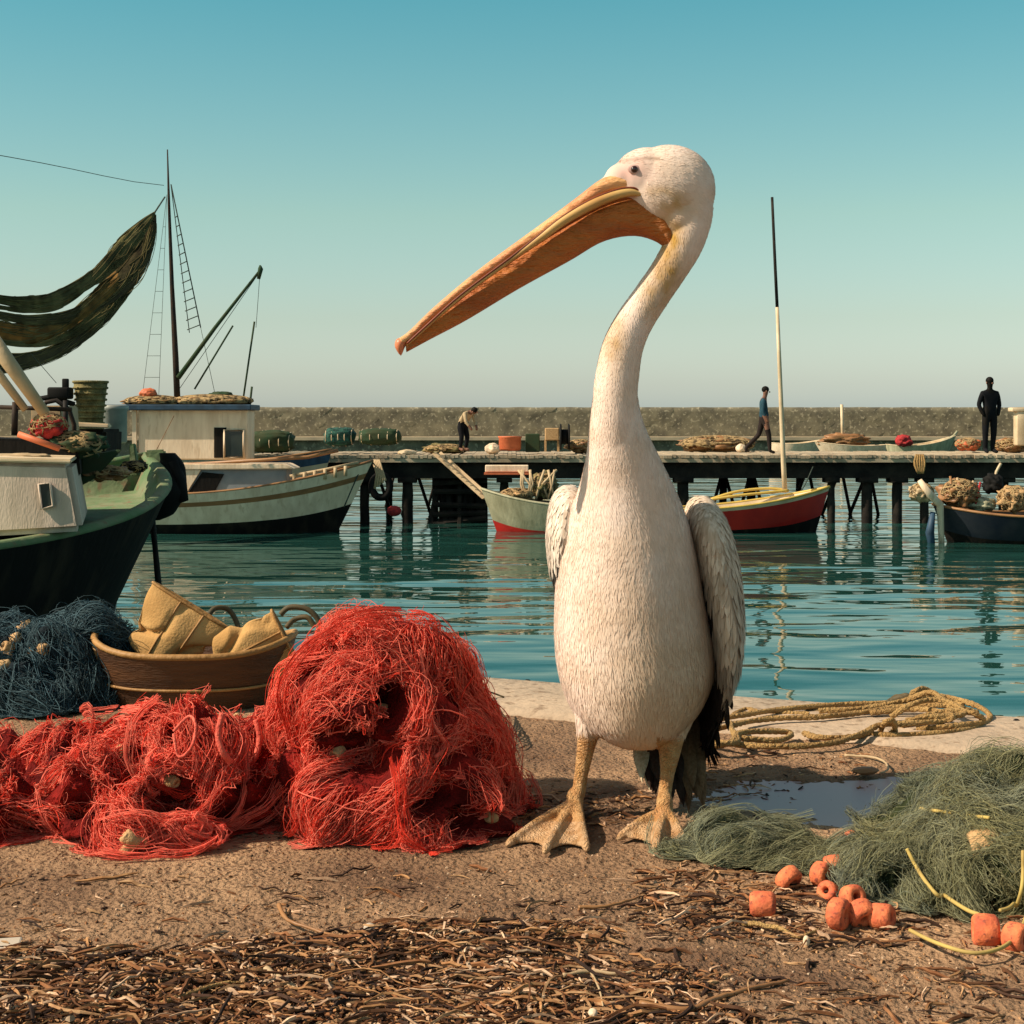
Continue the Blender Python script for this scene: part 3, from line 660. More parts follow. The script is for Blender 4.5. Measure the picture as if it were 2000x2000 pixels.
# 3. white boat in front
YW = 34.3
r3, h3 = side_boat('rowing_boat', 'long white boat with wooden gunwale and bow pointing right to the pier', 130, 728, YW, 950, 958, 900, 1.9, [M['white'], M['blackhull'], M['wood']], [(.45, 1), (.80, 0), (.86, 2), (1, 0)], deck=.55, railmat=M['wood'], rake=.85, inner=M['cream'])
part(pbox(345, 912, 560, 962, 33.9, .9, .05), 'cabin_side', M['bluegrey'], r3, False)
quadbox('cabin_top', [(330, 906), (556, 906), (575, 916), (330, 918)], 33.8, (0, 1.1), M['white'], r3, .02)
quadbox('cabin_opening', [(368, 962), (395, 922), (437, 926), (418, 962)], 33.86, (0, .04), M['blackhull'], r3, .005)
quadbox('cabin_rear', [(340, 918), (392, 918), (365, 962), (340, 962)], 33.84, (0, .06), M['white'], r3, .005)
mb = MB()
for k in range(6):
    px = 575+k*20; mb.box(P(px, 935-(px-575)*.15, YW-.5), (.07, .07, .22))
mb.tube([P(566, 930, YW-.5), P(640, 916, YW-.4), P(700, 903, YW-.2)], .035, 6); part(mb, 'bulwark_rail', M['tan'], r3)
mb = MB(); mb.tube([P(360, 908, 34), P(600, 893, 34.4), P(660, 880, 34.6)], .045, 6); part(mb, 'spar', M['wood'], r3)
for a, b_ in (((700, 925, 34.2), (672, 990, 33.9)), ((728, 903, 34.3), (742, 925, 35))): 
    MB().tube([P(*a), P(*b_)], .016, 5).build('mooring_line', M['line'], label='thin dark mooring line slanting down from the white boat\'s bow' if a[0] == 700 else 'short mooring line from the white bow tip towards the tyre', cat='rope')
mb = MB(); c = P(733, 925, 34.6)
for k in range(5): mb.tube([P(728+k*3, 898, 34.5), P(736+k*4, 925+k*3, 34.4), P(732+k*5, 955-k*4, 34.4)], .028, 5)
mb.build('rope_bunch', M['tan'], label='bunch of pale ropes hanging at the tip of the white boat', cat='rope')
# 4. pale green boat left of the pelican
r4, h4 = side_boat('dinghy', 'pale green grey open boat with red waterline, loaded with gear beside the pelican\'s neck', 1290, 940, 34.6, 968, 985, 955, 1.6, [M['palegreen'], M['red']], [(.42, 1), (1, 0)], flip=True, deck=.3, railmat=M['palegreen'], rake=.4, inner=M['darkwood'])
mb = MB()
for k in range(9):
    a = random.uniform(1020, 1085); mb.tube([P(a, 975, 34.4), P(a+random.uniform(-14, 14), 945, 34.4), P(a+random.uniform(-20, 20), 918, 34.5)], .03, 5)
part(mb, 'boat_ribs', M['tan'], r4)
lump('net_heap', P(1010, 966, 34.5), (.35, .3, .13), M['corkpale'], 'pale lump of net in the pale green boat', 'net', .6, 8)
lump('net_heap', P(1062, 950, 34.7), (.28, .3, .28), M['wicker'], 'dark tangled gear in the pale green boat next to the pelican', 'gear', .8, 8)
# white shelf box under the deck
o = MB().box(P(990, 915, 36.4), (1.0, .3, .16), bev=.02).build('white_crate', M['white'], label='long white crate with orange lower edge below the pier deck', cat='crate', smooth=False)
MB().box(P(990, 925, 36.3), (1.05, .34, .04)).build('crate_edge', M['orange'], o, smooth=False)
# 5. red boat with slender mast
r5, h5 = side_boat('sailing_dinghy', 'bright red dinghy with yellow gunwale and slender tall mast moored at the pier', 1270, 1620, 34.4, 992, 985, 951, 1.5, [M['red'], M['blackhull'], M['cream']], [(.50, 1), (.93, 0), (1, 2)], deck=.3, railmat=M['yellow'], rake=.35, inner=M['cream'])
mb = MB(); mb.tube(path([P(1385, 976, 34.2), P(1440, 968, 34.1), P(1500, 962, 34.1), P(1540, 958, 34.2)], 14), .035, 6); mb.tube(path([P(1385, 976, 34.9), P(1440, 960, 34.9), P(1500, 954, 34.9), P(1540, 958, 34.8)], 14), .035, 6); part(mb, 'cockpit_coaming', M['yellow'], r5)
part(MB().tube([P(1533, 962, 34.4), P(1530, 900, 34.4), P(1522, 700, 34.4), P(1518, 600, 34.4)], [.055, .055, .045, .038], 10), 'mast', M['cream'], r5)
part(MB().tube([P(1518, 602, 34.4), P(1514, 520, 34.4), P(1508, 385, 34.4)], [.036, .034, .03], 8), 'mast_top', M['darkwood'], r5)
# 6. dark boat at right, bow left
r6, h6 = side_boat('work_boat', 'dark navy open boat piled with nets and gear, right edge of the harbour', 2180, 1822, 31.5, 985, 1005, 985, 1.9, [M['navy'], M['blackhull']], [(.5, 1), (1, 0)], flip=True, deck=.35, railmat=M['wood'], rake=.35, inner=M['darkwood'])
part(MB().tube([P(1796, 938, 31), P(1815, 965, 31), P(1836, 985, 31.2), P(1838, 1040, 31.3), P(1840, 1085, 31.4)], [.05, .08, .075, .065, .06], 8), 'stem_post', M['white'], r6)
part(MB().tube([P(1822, 1000, 31.2), P(1816, 1040, 31.2), P(1822, 1080, 31.3)], [.05, .09, .06], 8), 'bow_cloth', M['blue'], r6)
lump('net_heap', P(1800, 962, 31.2), (.22, .2, .18), M['tan'], 'cream net lump hanging at the bow of the dark right boat', 'net', .7, 8)
lump('net_heap', P(1875, 965, 31.6), (.35, .35, .28), M['wood'], 'reddish brown gear heap in the dark boat at right', 'gear', .9, 9)
lump('net_heap', P(1915, 985, 31.6), (.3, .3, .14), M['palegreen'], 'pale green cloth in the middle of the dark right boat', 'cloth', .6, 7)
lump('net_heap', P(1980, 975, 31.5), (.3, .3, .25), M['corkpale'], 'straw coloured net heap at the right edge in the dark boat', 'net', .8, 9)
lump('rope_heap', P(1940, 945, 31.9), (.2, .2, .2), M['rubber'], 'black bundle standing behind the green cloth in the dark boat', 'bundle', .6, 7)
for k, (px, c_) in enumerate(((1862, 'wood'), (1872, 'tan'), (1884, 'wood'), (1895, 'tan'), (1905, 'redcloth'))):
    part(MB().tube([P(px, 985, 31.4), P(px-6+k*4, 930+3*k, 31.5)], .025, 5), 'oar', M[c_], r6)
MB().tube(path([P(1955, 905, 32), P(1945, 925, 32), P(1950, 935, 32), P(1940, 950, 32)], 12), .03, 6).build('smoke_rope', M['cream'], label='pale kinked rope hanging above the black bundle in the dark boat', cat='rope')
MB().tube(path([P(1512, 985, 35), P(1560, 965, 35.6), P(1588, 912, 36.9)], 10), .015, 5).build('mooring_line', M['line'], label='mooring line from the red dinghy up to the pier', cat='rope')
mb = MB()
for k in range(5): mb.tube(path([P(1790+k*3, 888, 36.8), P(1786+k*5, 905, 36.7), P(1794+k*2, 925, 36.7)], 6), .03, 5)
mb.build('rope_bunch', M['rope'], label='bunch of brown rope tied over the pier edge above the dark boat', cat='rope')
# far boats by the breakwater
fg = 'small boats moored under the breakwater wall'
def far_boat(pxs, pxb, Y, ys, ym, yb, m, label, flip=False):
    return side_boat('moored_boat', label, pxs, pxb, Y, ys, ym, yb, 2.2, [M[m], M['bluegrey']], [(.5, 1), (1, 0)], flip=flip, deck=.6, railmat=M['cream'], rake=.8, inner=M['tan'])[0]
b1 = far_boat(1740, 1590, 100, 868, 870, 862, 'white', 'far white boat with brown cargo left of the far mast', True); b1['group'] = fg
b2 = far_boat(1730, 1868, 98, 868, 868, 850, 'palegreen', 'far pale green boat with its bow raised towards the standing man'); b2['group'] = fg
b3 = far_boat(1500, 1610, 104, 864, 866, 858, 'white', 'far white boat just right of the red dinghy\'s mast', False); b3['group'] = fg
lump('cargo', P(1650, 860, 100), (1.5, .8, .45), M['wood'], 'reddish brown cargo heap on the far white boat', 'cargo', .7, 8)
lump('cargo', P(1765, 861, 97), (.5, .5, .35), M['redcloth'], 'dark red bundle on the far pale green boat', 'bundle', .5, 6)
part(MB().tube([P(1644, 790, 100), P(1646, 870, 100)], .1, 6), 'mast', M['cream'], b1)
part(MB().tube([P(1840, 862, 98), P(1862, 852, 98), P(1870, 842, 98)], .08, 6), 'bow_horn', M['palegreen'], b2)
# --------------------------------------------------------- things on the pier
def net_bale(px0, px1, y0, y1, Y, m, label):
    c = P((px0+px1)/2, (y0+y1)/2, Y); r = ((px1-px0)/2/FPX*Y, .5, (y1-y0)/2/FPX*Y)
    mb = MB(); bm = bmesh.new(); bmesh.ops.create_uvsphere(bm, u_segments=40, v_segments=24, radius=1)
    for v in bm.verts:
        q = v.co; s_ = lambda t: math.copysign(abs(t)**.6, t)
        d = 1+.10*noise.turbulence(q*3+c, 3, False)-.05
        v.co = Vector((s_(q.x)*r[0]*d, s_(q.y)*r[1]*d, s_(q.z)*r[2]*d))+c
    mb.bm(bm)
    for k in range(5):
        xx = c.x+r[0]*(-.8+.4*k); kx = .98*(1-abs(-.8+.4*k)**3.33)**.3; mb.tube([Vector((xx, c.y+r[1]*kx*math.cos(a), c.z+r[2]*kx*math.sin(a))) for a in np.linspace(0, 2*math.pi, 20)[:-1]], .012, 5, closed=True, mi=1)
    mb.build('net_bale', [m, M['cream']], label=label, cat='net bale')
M['teal'] = mat('teal_net', (.02, .10, .07), .85, (.008, .03, .025), 12, .8, 30)
net_bale(633, 695, 834, 872, 38.5, M['teal'], 'teal net bale tied with pale cord, left one on the pier')
net_bale(700, 785, 836, 870, 38.3, M['darkgreen'], 'long dark green net bale right of the teal bale on the pier')
net_bale(486, 577, 840, 886, 38.0, M['darkgreen'], 'big dark green covered bale right of the white cabin')
mb = MB().lathe([(.24, 0), (.27, .05), (.27, .3), (.29, .32), (.29, .35), (.25, .35)], P(996, 880, 38.3), 24); mb.build('orange_tub', M['orange'], label='round orange tub on the pier left of the pelican\'s neck', cat='tub')
lump('sack', P(962, 877, 38), (.18, .18, .14), M['white'], 'small white sack left of the orange tub', 'sack', .3, 6)
lump('sack', P(795, 884, 37.6), (.22, .2, .08), M['cream'], 'flat cream sack at the pier edge above the piles', 'sack', .3, 6)
sp = thing('cable_spool', 'black upright spool beside a golden crate on the pier', 'spool', tuple(P(1100, 880, 38.2)))
for dx in (-.10, .10): MB().lathe([(.3, -.02), (.32, 0), (.3, .02)], P(1103, 853, 38.2)+Vector((dx, 0, 0)), 24, Matrix.Rotation(R(90), 3, 'Y')).build('flange', M['rubber'], sp)
MB().lathe([(.18, -.1), (.18, .1)], P(1103, 853, 38.2), 20, Matrix.Rotation(R(90), 3, 'Y')).build('drum', M['rubber'], sp)
MB().box(P(1078, 848, 38.6), (.34, .4, .3), bev=.02).box(P(1065, 870, 38.6), (.05, .3, .3)).box(P(1090, 870, 38.6), (.05, .3, .3)).build('wooden_stand', M['corkpale'], label='golden wooden box on legs left of the black spool', cat='box', smooth=False)
MB().box(P(1040, 865, 38.7), (.35, .4, .45), bev=.02).build('dark_crate', M['darkgreen'], label='dark green crate between the orange tub and the golden box', cat='crate', smooth=False)
lump('rope_heap', P(870, 878, 39), (.5, .4, .12), M['wicker'], 'low brown rope heap left of the bending man', 'rope', .8, 8)
lump('rope_heap', P(1135, 872, 39), (.35, .4, .16), M['wood'], 'brown heap of gear right of the black spool', 'gear', .8, 8)
lump('rope_heap', P(1400, 868, 41), (.9, .4, .2), M['wood'], 'reddish brown gear heap on the pier left of the walking man', 'gear', .8, 8)
lump('rope_heap', P(1890, 868, 40), (.3, .3, .16), M['orange'], 'orange brown heap left of the standing man\'s feet', 'gear', .6, 8)
lump('rope_heap', P(1975, 870, 40), (.4, .3, .18), M['wood'], 'dark brown heap right of the standing man', 'gear', .8, 8)
lump('sack', P(1447, 876, 40), (.13, .13, .12), M['white'], 'tiny white bundle behind the walking man\'s rear foot', 'sack', .3, 6)
mb = MB().box(P(1994, 835, 39.5), (.30, .3, .9), bev=.03).box(P(1992, 800, 39.5), (.5, .35, .1), bev=.02); mb.build('stone_pillar', M['cream'], label='pale pillar with a flat cap at the far right edge of the pier', cat='pillar')
# people
def person(base, h, label, pose, mats, yaw=0):
    J = pose; names = list(J); V = [Vector(J[k][0]) for k in names]; Rr = [J[k][1] for k in names]
    E = [(names.index(a), names.index(b_)) for a, b_ in (('pelvis', 'waist'), ('waist', 'chest'), ('chest', 'neck'), ('neck', 'headlow'), ('headlow', 'head'), ('head', 'crown'), ('chest', 'shL'), ('shL', 'elL'), ('elL', 'haL'), ('haL', 'fiL'), ('chest', 'shR'), ('shR', 'elR'), ('elR', 'haR'), ('haR', 'fiR'), ('pelvis', 'hiL'), ('hiL', 'knL'), ('knL', 'anL'), ('anL', 'toL'), ('pelvis', 'hiR'), ('hiR', 'knR'), ('knR', 'anR'), ('anR', 'toR'))]
    VV, FF = skin_mesh(V, E, Rr, 2); s_ = h/1.75
    rt = thing('person', label, 'person', tuple(base), yaw, absolute=False)
    ctr = [V[names.index(k)] for k in names]; zone = {'head': 0, 'crown': 0, 'headlow': 0, 'neck': 0, 'haL': 0, 'haR': 0, 'fiL': 0, 'fiR': 0, 'toL': 3, 'toR': 3, 'anL': 3, 'anR': 3, 'pelvis': 2, 'hiL': 2, 'hiR': 2, 'knL': 2, 'knR': 2}
    MI = []
    for f in FF:
        c_ = sum((Vector(VV[i]) for i in f), Vector())/len(f); best = min(names, key=lambda k: (Vector(J[k][0])-c_).length-.0*1)
        z_ = zone.get(best, 1)
        if best in ('anL', 'anR') and c_.z > J[best][0][2]+.03: z_ = 2
        MI.append(z_)
    mb = MB().add(np.array(VV)*s_, FF, MI); mb.build('body', mats, rt)
    hd = Vector(J['head'][0])*s_; bm = bmesh.new(); bmesh.ops.create_icosphere(bm, subdivisions=3, radius=1)
    for v in bm.verts: v.co = Vector((v.co.x*.088, v.co.y*.098, v.co.z*.09))*s_+hd+Vector((0, -.018 if pose.get('_b') else .012, .045))*s_
    MB().bm(bm).build('hair', M['hair'], rt)
    mb = MB(); 
    for s2 in (-1, 1): mb.ell(hd+Vector((s2*.085, 0, -.01))*s_, (.012*s_, .02*s_, .03*s_), seg=8, ring=6)
    mb.ell(hd+Vector((0, -.10, -.02))*s_, (.013*s_, .02*s_, .02*s_), seg=8, ring=6); mb.build('ears_and_nose', M['skin'], rt)
    return rt
def mk(d): return {k: ((x, y, z), r) for k, (x, y, z, r) in d.items()}
stand = mk({'pelvis': (0, 0, .95, (.15, .11)), 'waist': (0, 0, 1.08, (.15, .11)), 'chest': (0, 0, 1.32, (.18, .12)), 'neck': (0, 0, 1.48, .06), 'headlow': (0, -.01, 1.56, .065), 'head': (0, -.01, 1.65, .085), 'crown': (0, 0, 1.71, .05),
            'shL': (-.19, 0, 1.40, .07), 'elL': (-.27, .03, 1.13, .055), 'haL': (-.20, -.04, .93, .045), 'fiL': (-.18, -.06, .87, .03), 'shR': (.19, 0, 1.40, .07), 'elR': (.27, .03, 1.13, .055), 'haR': (.20, -.04, .93, .045), 'fiR': (.18, -.06, .87, .03),
            'hiL': (-.10, 0, .86, .10), 'knL': (-.12, -.01, .48, .075), 'anL': (-.10, .02, .09, .055), 'toL': (-.14, -.15, .04, .04), 'hiR': (.10, 0, .86, .10), 'knR': (.10, -.01, .48, .075), 'anR': (.08, .02, .09, .055), 'toR': (.12, -.15, .04, .04)})
person(P(1933, 888, 37.5)*1 + Vector((0, 0, .02)), 1.80, 'person standing on the pier in a dark shirt and dark trousers, hands at the hips', stand, [M['hair'], M['cloth_dark'], M['cloth_dark'], M['cloth_dark']], R(15))
walk = mk({'pelvis': (0, 0, .93, (.11, .13)), 'waist': (.0, 0, 1.06, (.11, .12)), 'chest': (0, .03, 1.30, (.14, .14)), 'neck': (0, -.01, 1.47, .055), 'headlow': (0, -.04, 1.55, .062), 'head': (0, -.05, 1.64, .085), 'crown': (0, -.04, 1.70, .05),
           'shL': (-.15, .03, 1.38, .065), 'elL': (-.2, .06, 1.12, .05), 'haL': (-.18, -.06, .90, .04), 'fiL': (-.17, -.08, .83, .03), 'shR': (.15, .03, 1.38, .065), 'elR': (.2, .02, 1.12, .05), 'haR': (.18, -.1, .92, .04), 'fiR': (.17, -.12, .85, .03),
           'hiL': (-.08, -.03, .85, .095), 'knL': (-.09, -.12, .47, .068), 'anL': (-.09, -.14, .08, .05), 'toL': (-.1, -.28, .04, .035), 'hiR': (.08, .03, .85, .095), 'knR': (.09, .12, .50, .068), 'anR': (.09, .46, .16, .05), 'toR': (.09, .44, .05, .035)})
person(P(1492, 887, 38), 1.62, 'person in a blue jacket striding to the right along the pier', walk, [M['skin'], M['cloth_blue'], M['cloth_trouser'], M['cloth_trouser']], R(90))
bend = mk({'pelvis': (0, .05, .80, (.14, .12)), 'waist': (0, .0, .92, (.13, .11)), 'chest': (0, -.18, 1.06, (.16, .12)), 'neck': (0, -.30, 1.14, .055), 'headlow': (0, -.36, 1.14, .062), 'head': (0, -.43, 1.14, .085), 'crown': (0, -.48, 1.13, .05),
           'shL': (-.17, -.2, 1.08, .065), 'elL': (-.2, -.28, .84, .05), 'haL': (-.12, -.40, .66, .04), 'fiL': (-.1, -.42, .6, .03), 'shR': (.17, -.2, 1.08, .065), 'elR': (.2, -.28, .84, .05), 'haR': (.12, -.40, .66, .04), 'fiR': (.1, -.42, .6, .03),
           'hiL': (-.10, .05, .72, .10), 'knL': (-.12, -.05, .42, .075), 'anL': (-.12, .02, .08, .055), 'toL': (-.12, -.12, .04, .04), 'hiR': (.10, .05, .72, .10), 'knR': (.12, -.05, .42, .075), 'anR': (.12, .02, .08, .055), 'toR': (.12, -.12, .04, .04)})
person(P(905, 882, 38.6), 1.5, 'person bending over on the pier in a pale shirt and dark shorts', bend, [M['skin'], M['tan'], M['cloth_dark'], M['skin']], R(50))

# ================================================================= PELICAN
K = 1.0352
pel = thing('pelican', 'white pelican with a long orange bill standing on the quay, facing the camera', 'pelican', (P(1220, 1600, 2.98).x, 2.98, 0))
def Qv(x, y, Y): return Q(x, y, Y)
k29 = K*2.9/FPX
mb = MB()
body = [(690, 1135, 1190, 2.910, .030), (720, 1124, 1201, 2.912, .038), (745, 1119, 1203, 2.915, .043), (800, 1112, 1215, 2.925, .053), (860, 1106, 1243, 2.95, .072), (920, 1092, 1272, 2.985, .098), (980, 1068, 1296, 3.02, .13), (1050, 1052, 1313, 3.05, .165), (1120, 1047, 1326, 3.07, .19), (1200, 1046, 1341, 3.085, .205), (1260, 1052, 1346, 3.09, .205), (1310, 1066, 1332, 3.09, .19), (1350, 1088, 1308, 3.085, .165), (1380, 1120, 1282, 3.08, .13), (1400, 1160, 1250, 3.075, .08), (1408, 1195, 1215, 3.07, .02)]
V, F = slices([ring_px(*r_, s=K) for r_ in body], 70, 48); mb.add(V, F)
nk = [(1300, 372, 46), (1303, 410, 41), (1290, 460, 37), (1262, 510, 34), (1228, 560, 34), (1195, 610, 36), (1175, 655, 39), (1166, 700, 41), (1161, 745, 42), (1162, 790, 40), (1166, 840, 30), (1170, 870, 16)]
pts = path([Qv(x, y, 2.905) for x, y, r_ in nk], 50); rr = catmull([(r_,) for x, y, r_ in nk], 50)[:, 0]*k29
mb.tube(pts, list(rr), 24)
# head
mb.ell(Qv(1262, 352, 2.905), (88*k29, 56*k29, 79*k29)); mb.ell(Qv(1222, 336, 2.905), (66*k29, 48*k29, 58*k29)); mb.ell(Qv(1180, 338, 2.905), (40*k29, 36*k29, 32*k29))
mb.ell(Qv(1300, 360, 2.905), (50*k29, 46*k29, 60*k29)); mb.ell(Qv(1285, 400, 2.905), (52*k29, 44*k29, 55*k29)); mb.ell(Qv(1155, 348, 2.905), (28*k29, 26*k29, 16*k29), rot=Matrix.Rotation(R(-35), 3, 'Y') if False else None)
# tail end of trunk
V, F = slices([ring_px(1230, 1110, 1300, 3.26, .16, s=K), ring_px(1300, 1120, 1310, 3.28, .14, s=K), ring_px(1360, 1150, 1310, 3.28, .1, s=K), ring_px(1400, 1180, 1300, 3.28, .05, s=K)], 24, 24); mb.add(V, F)
# legs
def chain(lst, n_=24, sides=16):
    p_ = path([a for a, r_ in lst], n_); r2_ = catmull([(r_,) for a, r_ in lst], n_)[:, 0]; mb.tube(p_, list(np.maximum(r2_, .001)), sides)
def gp(x, y, z): return G(x*K, y*K, z)
k3 = K*3.0/FPX
LA = gp(1085, 1546, .0); RA = gp(1254, 1563, .0)
chain([(Qv(1120, 1310, 3.04), 44*k3), (Qv(1114, 1352, 3.04), 31*k3), (Qv(1108, 1395, 3.04), 20*k3), (Qv(1102, 1430, 3.04), 16*k3), (Qv(1096, 1465, 3.035), 13.5*k3), (Qv(1091, 1500, 3.03), 14*k3), (Vector((LA.x, LA.y-.0, .045)), 17*k3), (Vector((LA.x, LA.y-.01, .018)), 15*k3)])
chain([(Qv(1282, 1300, 3.02), 50*k3), (Qv(1275, 1345, 3.02), 38*k3), (Qv(1267, 1388, 3.01), 26*k3), (Qv(1263, 1425, 3.0), 20*k3), (Qv(1259, 1460, 2.99), 14*k3), (Qv(1254, 1500, 2.98), 13*k3), (Vector((RA.x, RA.y, .05)), 16*k3), (Vector((RA.x, RA.y-.01, .018)), 15*k3)])
def foot(A, toes, webs):
    A = Vector((A.x, A.y, .02)); ends = []
    for (x, y) in toes:
        e = gp(x, y, .006); ends.append(e); mid = A.lerp(e, .5)+Vector((0, 0, .012)); mid2 = A.lerp(e, .85)+Vector((0, 0, .006))
        chain([(A+Vector((0, 0, .008)), .015), (mid, .0095), (mid2, .008), (e, .0085), (e+(e-A).normalized()*.014-Vector((0, 0, .003)), .002)], 16, 10)
    for i, j in webs:
        a, b_ = ends[i], ends[j]; n1 = 8; V = []; F = []
        for u in range(n1+1):
            for v in range(n1+1):
                s_ = u/n1; t_ = v/n1; e = a.lerp(b_, t_); q = A.lerp(e, s_*(1-.14*math.sin(math.pi*t_))); arch = .014*math.sin(math.pi*s_)*(1-.35*math.sin(math.pi*t_))*(.8)
                V.append(q+Vector((0, 0, arch+.001)))
        k = len(V); V += [v_-Vector((0, 0, .0065)) for v_ in V]
        for u in range(n1):
            for v in range(n1):
                a0 = u*(n1+1)+v; f = (a0, a0+1, a0+n1+2, a0+n1+1); F.append(f); F.append(tuple(i2+k for i2 in f[::-1]))
        bd = [(0*(n1+1)+v, 0*(n1+1)+v+1) for v in range(n1)]+[(u*(n1+1)+n1, (u+1)*(n1+1)+n1) for u in range(n1)]+[(n1*(n1+1)+v+1, n1*(n1+1)+v) for v in range(n1-1, -1, -1)]+[((u+1)*(n1+1), u*(n1+1)) for u in range(n1-1, -1, -1)]
        for p_, q_ in bd: F.append((q_, p_, p_+k, q_+k))
        mb.add(V, F)
foot(LA, [(962, 1590), (1030, 1603), (1106, 1598)], [(0, 1), (1, 2)])
foot(RA, [(1172, 1578), (1238, 1598), (1290, 1584)], [(0, 1), (1, 2)])
V, F, N, me = remesh(mb, .0036, .5, 5)
def pcol(p):
    """colour of the bird at a point, breast stain and painted shade included"""
    x = (p[0]/p[1]*FPX+1000)/K; y = ((CH-p[2])/p[1]*FPX+HY)/K
    c = np.array((.92, .745, .635)); 
    n1 = noise.noise(Vector((x*.02, y*.02, 1))); n2 = noise.noise(Vector((x*.06, y*.05, 4)))
    if (y > 1385 and not (1143 < x < 1238 and y < 1418)) or (y > 1370 and (x < 1135)):      # bare legs
        f = min(1, max(0, (y-1375)/25)); f2 = 0.5+.5*n2
        leg = np.array((.74, .46, .20))*(1-f2)+np.array((.62, .30, .12))*f2
        if y > 1550: leg = leg*.4+np.array((.74, .50, .30))*.6
        return c*(1-f)+leg*f, (1 if f > .5 else 0)
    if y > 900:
        s_ = min(1, max(0, (y-950)/350))*min(1, max(0, (x-1090)/120)); c = c*(1-.75*s_)+np.array((.60, .42, .25))*.75*s_  # tan stain on the lower right breast, its shaded side painted in too
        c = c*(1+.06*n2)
    for cx_, cy_, rx, ry, am in ((1258, 520, 26, 42, .75), (1228, 560, 22, 40, .5), (1160, 640, 20, 60, .55), (1262, 450, 30, 50, .9), (1275, 385, 40, 22, .5), (1245, 362, 30, 12, .5)):
        d = ((x-cx_)/rx)**2+((y-cy_)/ry)**2; s_ = am*math.exp(-d)*(1+.8*n2)
        c = c*(1-s_)+np.array((.55, .32, .08))*s_
    if 1160 < x < 1245: s_ = .75*math.exp(-((y-(304-.10*(x-1160)+.002*(x-1200)**2))/3.2)**2); c = c*(1-s_)+np.array((.36, .24, .17))*s_
    d = ((x-1186)/42)**2+((y-322)/27)**2; s_ = .9*math.exp(-d*1.1); c = c*(1-s_)+np.array((.78, .48, .42))*s_
    return c, 0
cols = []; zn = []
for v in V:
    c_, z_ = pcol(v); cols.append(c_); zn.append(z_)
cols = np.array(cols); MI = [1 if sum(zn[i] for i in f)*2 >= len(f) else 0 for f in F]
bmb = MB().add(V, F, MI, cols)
bvh = BVHTree.FromPolygons([Vector(v) for v in V], F)
def ray(px, py, off=0.0):
    o_ = Vector((0, 0, CH)); d_ = (P(px, py, 1.0)-o_).normalized(); h = bvh.ray_cast(o_, d_)
    return h[0]-d_*off if h[0] else None
def feathers(mbx, Pp, Nn, L, Wd, cc_, lift, down=Vector((0, 0, -1)), jit=.25, seg_=3, mi=0):
    n_ = len(Pp); D = np.tile(np.array(down), (n_, 1)) if isinstance(down, Vector) else down
    D = D+rng.normal(size=(n_, 3))*jit; D -= (D*Nn).sum(1, keepdims=True)*Nn; D /= np.linalg.norm(D, axis=1, keepdims=True)+1e-9
    S = np.cross(D, Nn); tt = np.linspace(0, 1, seg_+1); prof = np.array([.55, 1.0, .85, .12]) if seg_ == 3 else np.interp(tt, [0, .3, .75, 1], [.5, 1, .9, .1])
    V_ = np.empty((n_, seg_+1, 2, 3))
    for k, t_ in enumerate(tt):
        c0 = Pp-D*(L*.25)[:, None]+D*(L*t_)[:, None]+Nn*(lift*(-.25+t_*1.15-.35*t_*t_))[:, None]
        for s2 in (0, 1):
            V_[:, k, s2] = c0+S*((Wd*.5*prof[k])*(1 if s2 else -1))[:, None]
    ix_ = np.arange(n_*(seg_+1)*2).reshape(n_, seg_+1, 2)
    F_ = np.stack([ix_[:, :-1, 0], ix_[:, :-1, 1], ix_[:, 1:, 1], ix_[:, 1:, 0]], -1).reshape(-1, 4)
    mbx.add(V_.reshape(-1, 3), F_, mi, np.repeat(cc_, (seg_+1)*2, axis=0))
Pp, Nn = sample_surface(V, F, 70000)
yy = ((CH-Pp[:, 2])/Pp[:, 1]*FPX+HY)/K; xx_ = (Pp[:, 0]/Pp[:, 1]*FPX+1000)/K
facing = Nn[:, 1] < .35
keep = facing & ((yy < 1385) | ((xx_ > 1143) & (xx_ < 1238) & (yy < 1412))) & ~((xx_ < 1215) & (yy > 308) & (yy < 356)) & ~((yy > 1375) & (xx_ < 1135))
Pp, Nn, yy, xx_ = Pp[keep], Nn[keep], yy[keep], xx_[keep]
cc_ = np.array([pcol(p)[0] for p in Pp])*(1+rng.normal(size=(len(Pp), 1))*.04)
L = np.interp(yy, [250, 420, 700, 900, 1100, 1300, 1400], [.008, .010, .011, .015, .022, .030, .022])*rng.uniform(.6, 1.3, len(Pp))
Wd = np.interp(yy, [250, 700, 900, 1300], [.0013, .0014, .0020, .0030])*rng.uniform(.7, 1.3, len(Pp))
lift = np.interp(yy, [250, 700, 900, 1300], [.0010, .0008, .0011, .0020])*rng.uniform(.3, 1.6, len(Pp))
Dn = np.tile(np.array((0., 0., -1.)), (len(Pp), 1)); hm = yy < 430; Dn[hm] = np.array((.8, 0, -.45))
for i in range(len(Pp)):
    if yy[i] > 880:
        p_ = Pp[i]; Dn[i, 0] += .5*noise.noise(Vector(p_)*14); Dn[i] /= np.linalg.norm(Dn[i])
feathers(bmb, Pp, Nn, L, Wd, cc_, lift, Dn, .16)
bo = bmb.build('body', [M['feather'], M['legskin']], pel)
